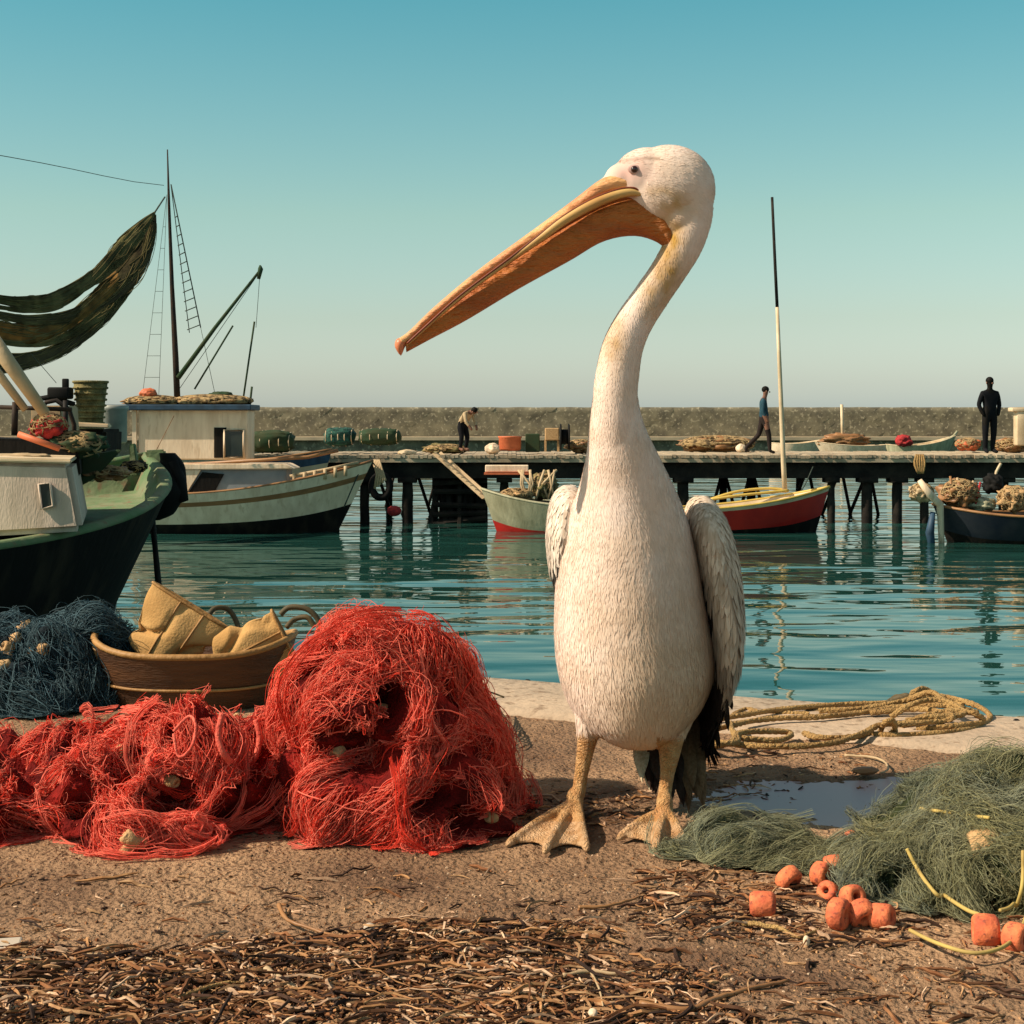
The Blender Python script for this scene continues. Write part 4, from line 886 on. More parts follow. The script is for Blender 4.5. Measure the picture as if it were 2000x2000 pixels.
# bill
def loft_tb(st, name, m, sides=20, nn_=40, pw=1.0, par=pel, mid=None):
    A = catmull([(t_[0], t_[1], b_[0], b_[1], w_, Yc) for t_, b_, w_, Yc in st], nn_); V_ = []
    for tx, ty, bx, by, w_, Yc in A:
        T_ = P(tx, ty, Yc); B_ = P(bx, by, Yc); c0 = (T_+B_)/2; u = (T_-B_)/2
        for k in range(sides):
            a = 2*math.pi*k/sides; ca, sa = math.cos(a), math.sin(a); ca = math.copysign(abs(ca)**pw, ca); sa = math.copysign(abs(sa)**pw, sa)
            V_.append(c0+u*ca+Vector((0, 1, 0))*sa*w_)
    F_ = [(i*sides+k, i*sides+(k+1) % sides, (i+1)*sides+(k+1) % sides, (i+1)*sides+k) for i in range(nn_-1) for k in range(sides)]
    F_.append(tuple(range(sides))[::-1]); F_.append(tuple((nn_-1)*sides+k for k in range(sides)))
    return MB().add(V_, F_).build(name, m, par)
up = [((1215, 340), (1262, 376), .034, 2.905), ((1175, 350), (1195, 381), .033, 2.903), ((1120, 391), (1132, 418), .031, 2.90), ((1050, 443), (1060, 468), .027, 2.895), ((940, 523), (950, 544), .022, 2.885), ((850, 598), (858, 614), .018, 2.875), ((800, 646), (808, 660), .014, 2.87), ((780, 660), (788, 673), .0135, 2.868)]
ub = loft_tb(up, 'upper_bill', M['bill'], pw=.85)
loft_tb([((786, 658), (794, 672), .011, 2.868), ((774, 663), (790, 680), .0125, 2.867), ((771, 676), (786, 690), .009, 2.866), ((778, 690), (783, 695), .003, 2.866)], 'bill_nail', mat('bill_nail_horn', (.62, .20, .09), .4), nn_=14, par=ub)
low = [((1312, 412), (1322, 490), .012, 2.905), ((1302, 398), (1310, 502), .026, 2.905), ((1280, 388), (1288, 476), .031, 2.905), ((1240, 381), (1240, 461), .033, 2.903), ((1180, 396), (1178, 472), .032, 2.90), ((1110, 428), (1112, 510), .029, 2.897), ((1010, 492), (1012, 565), .025, 2.89), ((910, 566), (912, 625), .020, 2.88), ((840, 618), (842, 662), .014, 2.873), ((792, 668), (794, 688), .009, 2.868)]
lb = loft_tb(low, 'bill_pouch', M['pouch'], pw=.9)
mbm = MB(); mbg = MB()
for s_ in (-1, 1):
    ml = [(1262, 384, .033), (1235, 376, .034), (1200, 382, .035), (1150, 403, .034), (1100, 432, .032), (1060, 462, .029), (1000, 506, .026), (900, 580, .020), (830, 642, .014), (795, 674, .008)]
    A = catmull(ml, 50); pr_ = [P(x_, y_, 2.905-(1262-x_)*.00008+s_*w_) for x_, y_, w_ in A]
    rad = np.interp(A[:, 0], [790, 1000, 1070, 1160, 1230, 1262], [.0022, .0035, .0075, .0095, .008, .003])
    mbm.tube(pr_, list(rad), 10)
    A2 = [(x_, y_-np.interp(x_, [790, 1000, 1070, 1160, 1240, 1262], [3, 5, 9, 11, 9, 3]), w_+.002) for x_, y_, w_ in A]
    mbg.tube([P(x_, y_, 2.905-(1262-x_)*.00008+s_*w_) for x_, y_, w_ in A2], .0022, 6)
mbm.build('lower_mandible', M['mandible'], pel); mbg.build('gape_line', M['gape'], pel)
# eyes
for s_ in (-1, 1):
    e = ray(1239, 331); 
    if s_ == 1: e = Vector((e.x, 2*2.905-e.y, e.z))
    er = MB().ell(e, (.013, .004, .009), rot=Matrix.Rotation(R(12), 3, 'Y')).build('eye_skin', M['eyering'], pel)
    MB().ell(e+Vector((0, s_*.0015, 0)), (.0068, .0062, .0066)).build('eye', M['eye'], er)
# wings
def wing(rings, dens, flightf, label=None):
    V_, F_ = slices([ring_px(*r_, s=K) for r_ in rings], 60, 36); V_ = np.array([v_[:] for v_ in V_])
    W_ = MB(); ctr = V_.mean(0)
    def wc(p):
        x = (p[0]/p[1]*FPX+1000)/K; y = ((CH-p[2])/p[1]*FPX+HY)/K; return flightf(x, y)
    W_.add(V_, F_, 0, np.array([wc(v_)*.9 for v_ in V_]))
    Pq, Nq = sample_surface(V_, F_, dens); sgn = np.sign(((Pq-ctr)*Nq).sum(1)); Nq *= sgn[:, None]; k_ = Nq[:, 1] < .4; Pq, Nq = Pq[k_], Nq[k_]
    yq = ((CH-Pq[:, 2])/Pq[:, 1]*FPX+HY)/K
    cq = np.array([wc(p) for p in Pq])*(1+rng.normal(size=(len(Pq), 1))*.08)
    Lq = np.interp(yq, [920, 1040, 1200, 1400], [.014, .03, .06, .08])*rng.uniform(.7, 1.3, len(Pq)); Wq = np.interp(yq, [920, 1040, 1200, 1400], [.005, .009, .014, .014])*rng.uniform(.8, 1.2, len(Pq))
    feathers(W_, Pq, Nq, Lq, Wq, cq, Lq*.10, Vector((-.06, .1, -1)), .10, seg_=5)
    return W_.build('wing', M['flight'], pel, label=label)
def rw(x, y):
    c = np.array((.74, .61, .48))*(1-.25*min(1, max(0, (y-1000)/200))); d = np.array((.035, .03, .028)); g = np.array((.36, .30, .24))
    n2 = noise.noise(Vector((x*.05, y*.015, 4))); xin = np.interp(y, [940, 1000, 1130, 1270, 1400], [1298, 1300, 1322, 1334, 1322]); u = (x-xin)
    if y > 1090 and u < 16+n2*14 : c = d if n2 > -.35 else g
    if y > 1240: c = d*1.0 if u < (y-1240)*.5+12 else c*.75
    if y > 1330 and u < 9: c = d
    return c*(1+.25*n2) if y > 1020 else c*(1+.1*n2)
wing([(936, 1312, 1335, 3.09, .03), (950, 1298, 1350, 3.09, .08), (985, 1290, 1370, 3.10, .13), (1040, 1298, 1386, 3.12, .17), (1110, 1310, 1394, 3.13, .19), (1180, 1322, 1394, 3.14, .20), (1250, 1330, 1382, 3.15, .19), (1310, 1326, 1362, 3.17, .16), (1360, 1320, 1342, 3.19, .12), (1400, 1316, 1328, 3.22, .06)], 2600, rw, 'wing on the right with black flight feathers along its inner edge')
def lw(x, y):
    n2 = noise.noise(Vector((x*.05, y*.02, 4))); c = np.array((.78, .68, .58))
    if y > 1070: c = np.array((.05, .045, .04))
    elif x > 1062+ (y-920)*.0 and y > 960: c = c*.88
    return c*(1+.12*n2)
wing([(916, 1062, 1085, 3.09, .03), (928, 1047, 1095, 3.09, .07), (955, 1036, 1100, 3.10, .11), (1000, 1030, 1095, 3.12, .14), (1045, 1032, 1085, 3.14, .14), (1080, 1038, 1080, 3.15, .13), (1120, 1050, 1078, 3.17, .1)], 1100, lw, 'wing on the left, only its white shoulder showing')
# tail and folded dark flight feathers behind the legs
tb = MB()
for k in range(34):
    u = ((k*7) % 17)/16+random.uniform(-.03, .03); kk_ = u*16; xt = 1200+110*u; xb = 1212+118*u; yb_ = 1490+34*u+random.uniform(-40, 18); Yt = 3.20-.02*math.sin(u*3.1)
    c_ = np.array((.05, .03, .022)) if 2 < kk_ < 11 else (np.array((.55, .45, .30)) if kk_ < 2 else np.array((.20, .115, .06)))
    c_ = c_*random.uniform(.7, 1.4)
    n1 = 10; V_ = []; F_ = []
    for i in range(n1+1):
        t_ = i/n1; q = Qv(xt+(xb-xt)*t_+6*math.sin(k*2.1)*t_, 1340+(yb_-1340)*t_, Yt-.17*t_+random.uniform(0, .0)+(k % 9)*.004); w_ = .0115*(math.sin(min(1, t_*3)*math.pi/2))*(1 if t_ < .7 else max(0, 1-((t_-.7)/.3)**1.6)*.96+.04)
        q.z = max(q.z, .008)
        V_ += [q+Vector((-w_, .004, 0)), q+Vector((0, -.003, 0)), q+Vector((w_, .004, 0))]
    for i in range(n1):
        for j in (0, 1): a0 = i*3+j; F_.append((a0, a0+1, a0+4, a0+3))
    tb.add(V_, F_, 0, c_)
# extra pale vent tuft
tb.build('tail', M['flight'], pel)

# ================================================================= NETS
def net(name, V, F, label, cat, base_m, net_m, colf, n_str, n_bun, rad, flow=(0, 0, -1), fuzz=.02, steps=16, step=.017, pits=.16, pitscale=7, seed=1, bunw=.03, curl_a=.009):
    V = np.array([v[:] for v in V]); bv = BVHTree.FromPolygons([Vector(v) for v in V], F); ctr = V.mean(0)
    rt_rng = np.random.default_rng(seed); mb = MB(); mb.add(V, F, 0, (.3, .02, .01)); off = Vector((seed*3.1, seed*1.7, 0))
    def pit(p): return pitval(seed, p)
    Pp, Nn = sample_surface(V, F, n_str*2); k_ = (Nn[:, 1] < .75); Pp, Nn = Pp[k_][:n_str], Nn[k_][:n_str]
    out_ = []; rads = []; cs = []
    def flowdir(p, n_, q, s):
        c_ = Vector((noise.noise(p*5+off), noise.noise(p*5+off+Vector((9, 0, 0))), noise.noise(p*5+off+Vector((0, 9, 0)))))
        d = Vector(flow)*.55+c_*1.6+q*.35*s
        d -= n_*d.dot(n_); return d.normalized() if d.length > 1e-6 else Vector((1, 0, 0))
    for i in range(len(Pp)):
        p = Vector(Pp[i]); 
        pv = pit(p)
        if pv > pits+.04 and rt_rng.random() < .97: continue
        q = Vector(rt_rng.normal(size=3)); ln = []; h = abs(rt_rng.normal())*fuzz*.6; w1 = rt_rng.random()*6; loose = rt_rng.random() < .12; ca = curl_a*rt_rng.uniform(.2, 1.5); cw = rt_rng.uniform(.25, .75)
        d = None
        for s in range(steps):
            loc, nn, _, _ = bv.find_nearest(p)
            if nn.dot(Vector(loc-Vector(ctr))) < 0: nn = -nn
            dd = flowdir(loc, nn, q, 1.0); d = dd if d is None else (d*.55+dd*.45).normalized()
            hh = h*(.6+.5*math.sin(w1+s*.7))+(.02*math.sin(math.pi*s/(steps-1)) if loose else 0)
            pt_ = loc+nn*(hh+.002+ca*.4*math.sin(cw*s*.8+2+w1))+dd.cross(nn)*ca*math.sin(cw*s+w1)
            if pt_.z < .004: pt_.z = .004+.004*rt_rng.random()
            ln.append(pt_); p = loc+d*step
            if pit(p) > pits+.07: p = loc; q = q*-1; d = None
        out_.append([tuple(a) for a in ln]); rads.append(rad*rt_rng.uniform(.6, 1.4)); cs.append(colf(rt_rng, Pp[i]))
    strand_tubes(mb, smooth_strands(out_), np.array(rads), np.array(cs), 3, 1)
    # bundles : ropes of gathered net
    out_ = []; rads = []; cs = []
    for b_ in range(n_bun):
        i = rt_rng.integers(len(Pp)); p = Vector(Pp[i]); q = Vector(rt_rng.normal(size=3)); g = []; st_ = int(steps*2.4); d = None; curl = rt_rng.normal()*.35
        for s in range(st_):
            loc, nn, _, _ = bv.find_nearest(p)
            if nn.dot(Vector(loc-Vector(ctr))) < 0: nn = -nn
            dd = flowdir(loc, nn, q, .6); sd = dd.cross(nn); dd = (dd+sd*curl*math.sin(s*.25)).normalized(); d = dd if d is None else (d*.7+dd*.3).normalized()
            g.append((loc, nn, d)); p = loc+d*step
        W_ = bunw*rt_rng.uniform(.25, 1.1); nsub = int(8+W_*420); hb = rt_rng.uniform(.003, .014)*(1 if b_ % 4 else 2.2)
        base_c = colf(rt_rng, Pp[i])
        for _k in range(nsub):
            u = rt_rng.uniform(-1, 1); ph = rt_rng.random()*6; ln = []; tw = rt_rng.normal()*.05
            for s, (loc, nn, d) in enumerate(g):
                side = d.cross(nn); pinch = .45+.55*abs(math.sin(s*.19+b_)); a = u*W_*.5*pinch+.006*math.sin(ph*2+s*(.4+.3*u))+tw*.1*math.sin(s*.3+ph)
                pt_ = loc+side*a+nn*(hb*math.sqrt(max(0, 1-u*u))*2.2+.002+.002*math.sin(ph+s*.8)); pt_.z = max(pt_.z, .004); ln.append(tuple(pt_))
            out_.append(ln); rads.append(rad*rt_rng.uniform(.7, 1.3)); cs.append(base_c*rt_rng.uniform(.8, 1.2))
    strand_tubes(mb, smooth_strands(out_), np.array(rads), np.array(cs), 3, 1)
    # thicker cords
    out_ = []; rads = []; cs = []
    for b_ in range(max(6, n_bun//3)):
        i = rt_rng.integers(len(Pp)); p = Vector(Pp[i]); q = Vector(rt_rng.normal(size=3)); ln = []; d = None; curl = rt_rng.normal()*.8
        for s in range(int(steps*2.4)):
            loc, nn, _, _ = bv.find_nearest(p)
            if nn.dot(Vector(loc-Vector(ctr))) < 0: nn = -nn
            dd = flowdir(loc, nn, q, .3); sd = dd.cross(nn); dd = (dd+sd*curl).normalized(); d = dd if d is None else (d*.75+dd*.25).normalized()
            pt_ = loc+nn*.02; pt_.z = max(pt_.z, .005); ln.append(tuple(pt_)); p = loc+d*step
        out_.append(ln); rads.append(rad*2.2); cs.append(colf(rt_rng, Pp[i])*1.15)
    strand_tubes(mb, smooth_strands(out_), np.array(rads), np.array(cs), 5, 1)
    return mb.build(name, [base_m, net_m], label=label, cat=cat), bv
def redc(r_, p):
    t_ = r_.random(); c = np.array((.90, .085, .045))*(1-t_*.3)+np.array((.0, .0, .0)); 
    if r_.random() < .65: c = np.array((1.0, .27, .18))
    return c*r_.uniform(.8, 1.15)
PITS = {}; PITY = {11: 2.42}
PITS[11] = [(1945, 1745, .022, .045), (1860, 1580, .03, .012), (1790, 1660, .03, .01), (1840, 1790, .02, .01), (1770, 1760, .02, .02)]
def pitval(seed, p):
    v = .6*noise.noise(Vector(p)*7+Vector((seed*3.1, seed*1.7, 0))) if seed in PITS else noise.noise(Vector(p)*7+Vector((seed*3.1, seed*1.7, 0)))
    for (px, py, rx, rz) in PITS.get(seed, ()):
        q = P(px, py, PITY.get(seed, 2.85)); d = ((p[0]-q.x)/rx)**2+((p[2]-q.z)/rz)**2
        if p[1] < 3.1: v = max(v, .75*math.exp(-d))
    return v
def fold_disp(seed, amp, sc=6., pits=.15, pd=.13):
    o_ = Vector((seed*3.1, seed*1.7, 0))
    def f(p, n_, v, t_):
        q = Vector((p.x, p.y, p.z*.55)); d = amp*(noise.turbulence(q*sc+o_, 4, True)-.72)*1.6
        pv = pitval(seed, p)
        if pv > pits: d -= pd*min(1, (pv-pits)/.25)*(.25+.75*math.sin(math.pi*min(1, max(0, v))))
        return p+n_*d
    return f
rp_ = [(1600, 540, 1055, 3.05, .28), (1580, 538, 1048, 3.05, .28), (1520, 528, 1022, 3.05, .27), (1450, 520, 985, 3.06, .25), (1380, 526, 925, 3.07, .23), (1310, 548, 885, 3.08, .20), (1265, 568, 858, 3.09, .17), (1238, 588, 835, 3.10, .13), (1220, 612, 805, 3.10, .09), (1212, 650, 760, 3.10, .03)]
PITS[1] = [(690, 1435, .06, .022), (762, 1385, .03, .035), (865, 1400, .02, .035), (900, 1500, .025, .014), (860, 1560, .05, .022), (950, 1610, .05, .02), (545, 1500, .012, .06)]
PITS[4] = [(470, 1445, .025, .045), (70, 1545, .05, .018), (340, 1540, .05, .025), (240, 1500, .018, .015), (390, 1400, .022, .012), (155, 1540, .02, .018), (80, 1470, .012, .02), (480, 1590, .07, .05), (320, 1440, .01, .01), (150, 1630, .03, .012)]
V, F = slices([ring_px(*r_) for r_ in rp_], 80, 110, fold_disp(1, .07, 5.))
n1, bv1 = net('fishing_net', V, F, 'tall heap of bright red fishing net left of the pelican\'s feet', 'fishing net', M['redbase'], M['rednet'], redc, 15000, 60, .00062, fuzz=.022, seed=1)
# low pile: sections along X
def mound_x(secs, n_, m_, disp):
    """secs: (px, ytop, Yc, b, frontbase) arches along x; z base 0"""
    A = catmull(secs, n_); V = []; F = []
    for i, (px, yt, Yc, bf, bb_) in enumerate(A):
        zt_ = max(.01, P(px, yt, Yc).z); x = X(px, Yc)
        for k in range(m_):
            a = math.pi*k/(m_-1); ca, sa = math.cos(a), math.sin(a); b_ = bf if ca > 0 else bb_
            y = Yc-math.copysign(abs(ca)**.8, ca)*b_; z = zt_*abs(sa)**.7
            p = Vector((x, y, z)); nn = Vector((0, -ca, sa+.2)).normalized(); p = disp(p, nn, .5, a); p.z = max(p.z, .0); V.append(p)
    for i in range(n_-1):
        for k in range(m_-1): F.append((i*m_+k, (i+1)*m_+k, (i+1)*m_+k+1, i*m_+k+1))
    return V, F
V, F = mound_x([(-120, 1455, 3.05, .28, .2), (0, 1450, 3.05, .29, .2), (100, 1440, 3.05, .29, .2), (200, 1415, 3.06, .30, .2), (300, 1385, 3.06, .29, .2), (400, 1370, 3.06, .28, .2), (470, 1382, 3.05, .26, .18), (530, 1420, 3.05, .22, .15), (575, 1500, 3.05, .14, .1), (600, 1580, 3.05, .03, .03)], 130, 70, fold_disp(4, .085, 6., pd=.11))
n2, bv2 = net('fishing_net', V, F, 'low spread heap of red fishing net in front of the wooden tub', 'fishing net', M['redbase'], M['rednet'], redc, 15000, 65, .00062, flow=(.2, -.3, -.7), fuzz=.02, seed=4)
# net skirts lying on the ground in front
def on(bv, px, py):
    o_ = Vector((0, 0, CH)); d_ = (P(px, py, 1.0)-o_).normalized(); h = bv.ray_cast(o_, d_)
    g_ = G(px, py); return (h[0]-d_*.006) if h[0] else g_+Vector((0, 0, .012))
def cork(bv, px, py, r_, ln, m, parent, ax=None):
    c = on(bv, px, py); g0 = G(px, py, r_*.85); c = g0 if g0.y < c.y+.01 or c.z < r_ else c; rot = Vector(ax or (random.uniform(-1, 1), random.uniform(-1, 1), random.uniform(-.5, .5))).to_track_quat('Z', 'Y').to_matrix()
    pr = [(r_*.30, -ln*.40), (r_*.45, -ln*.5), (r_*.80, -ln*.5), (r_*.97, -ln*.36), (r_, 0), (r_*.97, ln*.36), (r_*.80, ln*.5), (r_*.45, ln*.5), (r_*.30, ln*.40), (r_*.28, 0), (r_*.30, -ln*.40)]
    c.z = max(c.z, r_*.8); o = MB().lathe(pr, c, 20, rot).build('cork_float', m, parent); return o
def pin(o, par): return o
for x_, y_, r_ in ((748, 1383, .009), (238, 1468, .012), (335, 1525, .012), (345, 1598, .010), (255, 1640, .014), (275, 1645, .011), (248, 1660, .011), (660, 1470, .012), (960, 1598, .010), (465, 1400, .010)):
    cork(bv1 if x_ > 540 else bv2, x_, y_, r_, r_*2.2, M['corkpale'], n1 if x_ > 540 else n2)
# loop of net hanging between the heaps
# blue net, back left
def bluec(r_, p): return np.array((.055, .10, .115))*r_.uniform(.4, 1.7)
V, F = mound_x([(-150, 1235, 4.35, .3, .3), (0, 1225, 4.35, .3, .3), (70, 1205, 4.35, .3, .3), (130, 1185, 4.35, .3, .28), (180, 1188, 4.35, .28, .25), (225, 1225, 4.35, .22, .2), (255, 1300, 4.35, .15, .1), (275, 1345, 4.35, .05, .03)], 80, 50, fold_disp(7, .06, 5, pd=.05))
nb, bvb = net('fishing_net', V, F, 'dark slate blue fishing net heap at the left edge of the quay', 'fishing net', M['bluebase'], M['bluenet'], bluec, 6500, 30, .0010, flow=(.1, -.3, -.6), fuzz=.03, seed=7)
for x_, y_ in ((15, 1265), (50, 1222), (15, 1282), (60, 1278), (85, 1268), (30, 1248), (42, 1232), (8, 1300)):
    cork(bvb, x_, y_, .016, .03, M['corkpale'], nb)
# green net right
def greenc(r_, p):
    t_ = min(1, max(0, .5+1.1*noise.noise(Vector(p)*6))); c = (np.array((.30, .275, .14))*t_+np.array((.215, .235, .18))*(1-t_))*r_.uniform(.4, 1.6)
    if r_.random() < .2: c = np.array((.34, .33, .19))
    return c
V, F = mound_x([(1640, 1700, 2.62, .10, .06), (1680, 1660, 2.64, .19, .15), (1740, 1610, 2.66, .25, .22), (1790, 1560, 2.68, .29, .25), (1840, 1508, 2.70, .31, .26), (1890, 1480, 2.72, .33, .26), (1950, 1478, 2.72, .34, .26), (2020, 1480, 2.72, .35, .26), (2120, 1500, 2.72, .35, .26)], 90, 70, fold_disp(11, .06, 6., pd=.07))
ng, bvg = net('fishing_net', V, F, 'olive green fishing net heap with orange floats at the right edge', 'fishing net', M['greenbase'], M['greennet'], greenc, 22000, 14, .00038, flow=(-.3, -.2, -.9), fuzz=.024, seed=11, bunw=.05, curl_a=.016)
V, F = mound_x([(1275, 1655, 2.86, .02, .02), (1320, 1642, 2.84, .09, .08), (1390, 1620, 2.83, .13, .1), (1470, 1615, 2.83, .17, .1), (1550, 1622, 2.80, .19, .1), (1620, 1640, 2.76, .2, .1), (1680, 1650, 2.72, .22, .1), (1720, 1650, 2.7, .2, .1)], 70, 40, fold_disp(13, .035, 8., pd=.02))
ng2, bvg2 = net('fishing_net', V, F, 'thin olive green net trailing flat from the heap to the pelican\'s foot', 'fishing net', M['greenbase'], M['greennet'], greenc, 12000, 5, .00038, flow=(-.8, -.3, -.2), fuzz=.018, seed=13, steps=12, curl_a=.014)
for x_, y_, r_, ln, ax_ in ((1490, 1766, .020, .038, (1, -.25, .05)), (1540, 1716, .022, .024, (.5, -.6, -.5)), (1605, 1708, .021, .026, (.7, -.7, 0)), (1628, 1692, .019, .03, (1, -.1, .2)), (1618, 1742, .017, .024, (-.5, -.6, .4)),
                      (1638, 1785, .024, .026, (.8, -.55, 0)), (1665, 1752, .019, .03, (.3, -.8, .3)), (1682, 1784, .022, .028, (.3, -.8, -.5)), (1722, 1790, .0195, .034, (.9, -.6, .1)), (1925, 1818, .0245, .036, (1, -.15, 0)), (1985, 1832, .022, .03, (.7, -.7, 0))):
    cork(bvg2 if x_ < 1700 else bvg, x_, y_, r_, ln, M['cork'], ng2 if x_ < 1700 else ng, ax_)
cork(bvg, 1925, 1648, .024, .05, M['corkpale'], ng, (1, -.1, .2))
def surf_line(bv, pl, r_, name, m, par=None, n_=50, lift=.006, **k):
    A = catmull(pl, n_); pts = [on(bv, x_, y_)+Vector((0, -lift, lift)) for x_, y_ in A]
    for _ in range(4): pts = [pts[0]]+[(pts[i-1]+pts[i]*2+pts[i+1])/4 for i in range(1, len(pts)-1)]+[pts[-1]]
    return MB().tube(pts, r_, 7).build(name, m, par, **k)
M['redcord'] = mat('coral_cord', (.85, .16, .10), .8, (.6, .08, .05), 30, .4, 150)
surf_line(bvg, [(1765, 1675), (1795, 1730), (1835, 1778), (1880, 1810), (1905, 1820)], .0032, 'float_line', M['thinrope'], ng, lift=.02)
surf_line(bvg, [(1790, 1596), (1850, 1606), (1925, 1616)], .003, 'float_line', M['thinrope'], ng, lift=.02)
surf_line(bvg, [(1775, 1838), (1830, 1865), (1900, 1884), (1960, 1870), (1995, 1830), (2005, 1790)], .003, 'float_line', M['thinrope'], ng)
surf_line(bvg, [(1990, 1680), (1988, 1750), (1970, 1800), (1945, 1812)], .003, 'float_line', M['thinrope'], ng, lift=.02)
surf_line(bv2, [(440, 1420), (432, 1470), (455, 1512), (495, 1515), (512, 1470), (505, 1430)], .006, 'net_loop', M['redcord'], n2, lift=.03)
surf_line(bv2, [(345, 1450), (375, 1420), (388, 1440), (380, 1480), (355, 1500), (345, 1455)], .003, 'float_line', M['redcord'], n2, lift=.025)
surf_line(bv1, [(820, 1290), (835, 1370), (845, 1430), (870, 1475), (850, 1500)], .004, 'float_line', M['redcord'], n1, lift=.025)

# ================================================================= WOODEN TUB + BAGS
tub = thing('wooden_tub', 'low oval brown wooden tub holding two canvas bags', 'tub', (X(390, 4.3), 4.3, 0))
cx_, cy_ = X(385, 4.3), 4.28; seg_ = 56
def tubring(a_, b2, z, rise=0): return [(cx_+a_*math.copysign(abs(math.cos(t_))**.85, math.cos(t_)), cy_+b2*math.copysign(abs(math.sin(t_))**.85, math.sin(t_)), z+rise*abs(math.cos(t_))**3) for t_ in np.linspace(0, 2*math.pi, seg_+1)[:-1]]
RR = [tubring(.215, .15, .0), tubring(.225, .16, .02), tubring(.255, .185, .10, .015), tubring(.272, .2, .145, .035), tubring(.262, .19, .145, .035), tubring(.245, .175, .10, .015), tubring(.21, .145, .015)]
V = [p for r_ in RR for p in r_]; F = [(i*seg_+k, i*seg_+(k+1) % seg_, (i+1)*seg_+(k+1) % seg_, (i+1)*seg_+k) for i in range(6) for k in range(seg_)]; F += [tuple(range(seg_))[::-1], tuple(6*seg_+k for k in range(seg_))]
o = MB().add(V, F).build('tub_body', M['tub'], tub); sharp(o, 40)
MB().tube([Vector(p) for p in tubring(.268, .196, .150, .036)], .009, 8, closed=True).build('rim', M['tubrim'], tub)
MB().tube([Vector(p)+Vector((0, 0, 0)) for p in tubring(.245, .177, .06, .008)], .004, 6, closed=True).build('hoop', M['tubrim'], tub)
mb = MB()
for t_ in (math.pi*.93, math.pi*1.05, math.pi*1.13): mb.tube([Vector((cx_+.217*math.cos(t_), cy_+.152*math.sin(t_), .0)), Vector((cx_+.276*math.cos(t_), cy_+.203*math.sin(t_), .165))], .008, 6)
mb.build('stave', M['tubrim'], tub)
def bag(name, label, bot, rim, halfw_b, halfw_r, depth, Y, hand):
    rt = thing(name, label, 'bag', tuple(P(bot[0], bot[1], Y)))
    B_ = P(bot[0], bot[1], Y); R_ = P(rim[0], rim[1], Y+.02); ax_ = (R_-B_).normalized(); sd = ax_.cross(Vector((0, 1, 0))).normalized(); V = []; n_, m_ = 44, 64
    fr = Vector((0, 1, 0))
    for i in range(n_):
        t_ = i/(n_-1); w_ = halfw_b+(halfw_r-halfw_b)*t_; w_ *= (math.sin(min(1, t_*5+.15)*math.pi/2)); d_ = depth*(.35+.65*math.sin(min(1, t_*1.6)*math.pi/2))*(1-.72*t_)
        for k in range(m_):
            a = 2*math.pi*k/m_; q = B_.lerp(R_, t_)+sd*math.cos(a)*w_+fr*math.sin(a)*d_
            nn = (sd*math.cos(a)*d_+fr*math.sin(a)*w_).normalized(); dd = noise.noise(q*7+Vector((Y*10, 0, bot[0]*.01)))*.045*math.sin(math.pi*min(1, t_*1.02))-(1-min(1, abs(noise.noise(Vector((q.x*9, q.y*4, q.z*9))+Vector((3, Y, 1))))*7))*.020*math.sin(math.pi*t_)**.6
            
            V.append(q+nn*dd)
    inner = []
    for i in range(n_-1, 5, -1):
        for k in range(m_):
            q = V[i*m_+k]; c0 = B_.lerp(R_, i/(n_-1)); inner.append(c0+(q-c0)*.955)
    tot = n_+len(inner)//m_; V = V+inner
    F = [(i*m_+k, i*m_+(k+1) % m_, (i+1)*m_+(k+1) % m_, (i+1)*m_+k) for i in range(tot-1) for k in range(m_)]; F.append(tuple(range(m_))[::-1]); F.append(tuple((tot-1)*m_+k for k in range(m_)))
    MB().add(V, F).build('canvas', M['canvas'], rt)
    MB().tube([V[(n_-1)*m_+k] for k in range(m_)], .0045, 8, closed=True).build('rim', M['tubrim'], rt)
    for h in hand: MB().tube(path([P(*p) for p in h], 24), .0075, 8).build('handle', M['handle'], rt)
    mb = MB()
    for kk in (44, 50):
        mb.tube([V[i*m_+kk]+(V[i*m_+kk]-B_.lerp(R_, i/(n_-1))).normalized()*.002 for i in range(4, n_)], .003, 5)
    mb.build('seam', M['tubrim'], rt)
    return rt
bag('canvas_bag', 'ochre canvas bag standing tilted in the left of the tub', (298, 1300), (372, 1182), .105, .12, .055, 4.3, [[(405, 1205, 4.36), (420, 1188, 4.38), (445, 1190, 4.4), (462, 1215, 4.4), (470, 1250, 4.38)]])
bag('canvas_bag', 'ochre canvas bag lying on its side in the right of the tub, dark handles up', (425, 1310), (556, 1243), .085, .078, .05, 4.2, [[(548, 1200, 4.2), (566, 1186, 4.2), (600, 1190, 4.2), (622, 1212, 4.2), (626, 1240, 4.2)], [(560, 1225, 4.28), (575, 1210, 4.3), (600, 1206, 4.3), (615, 1225, 4.3)]])
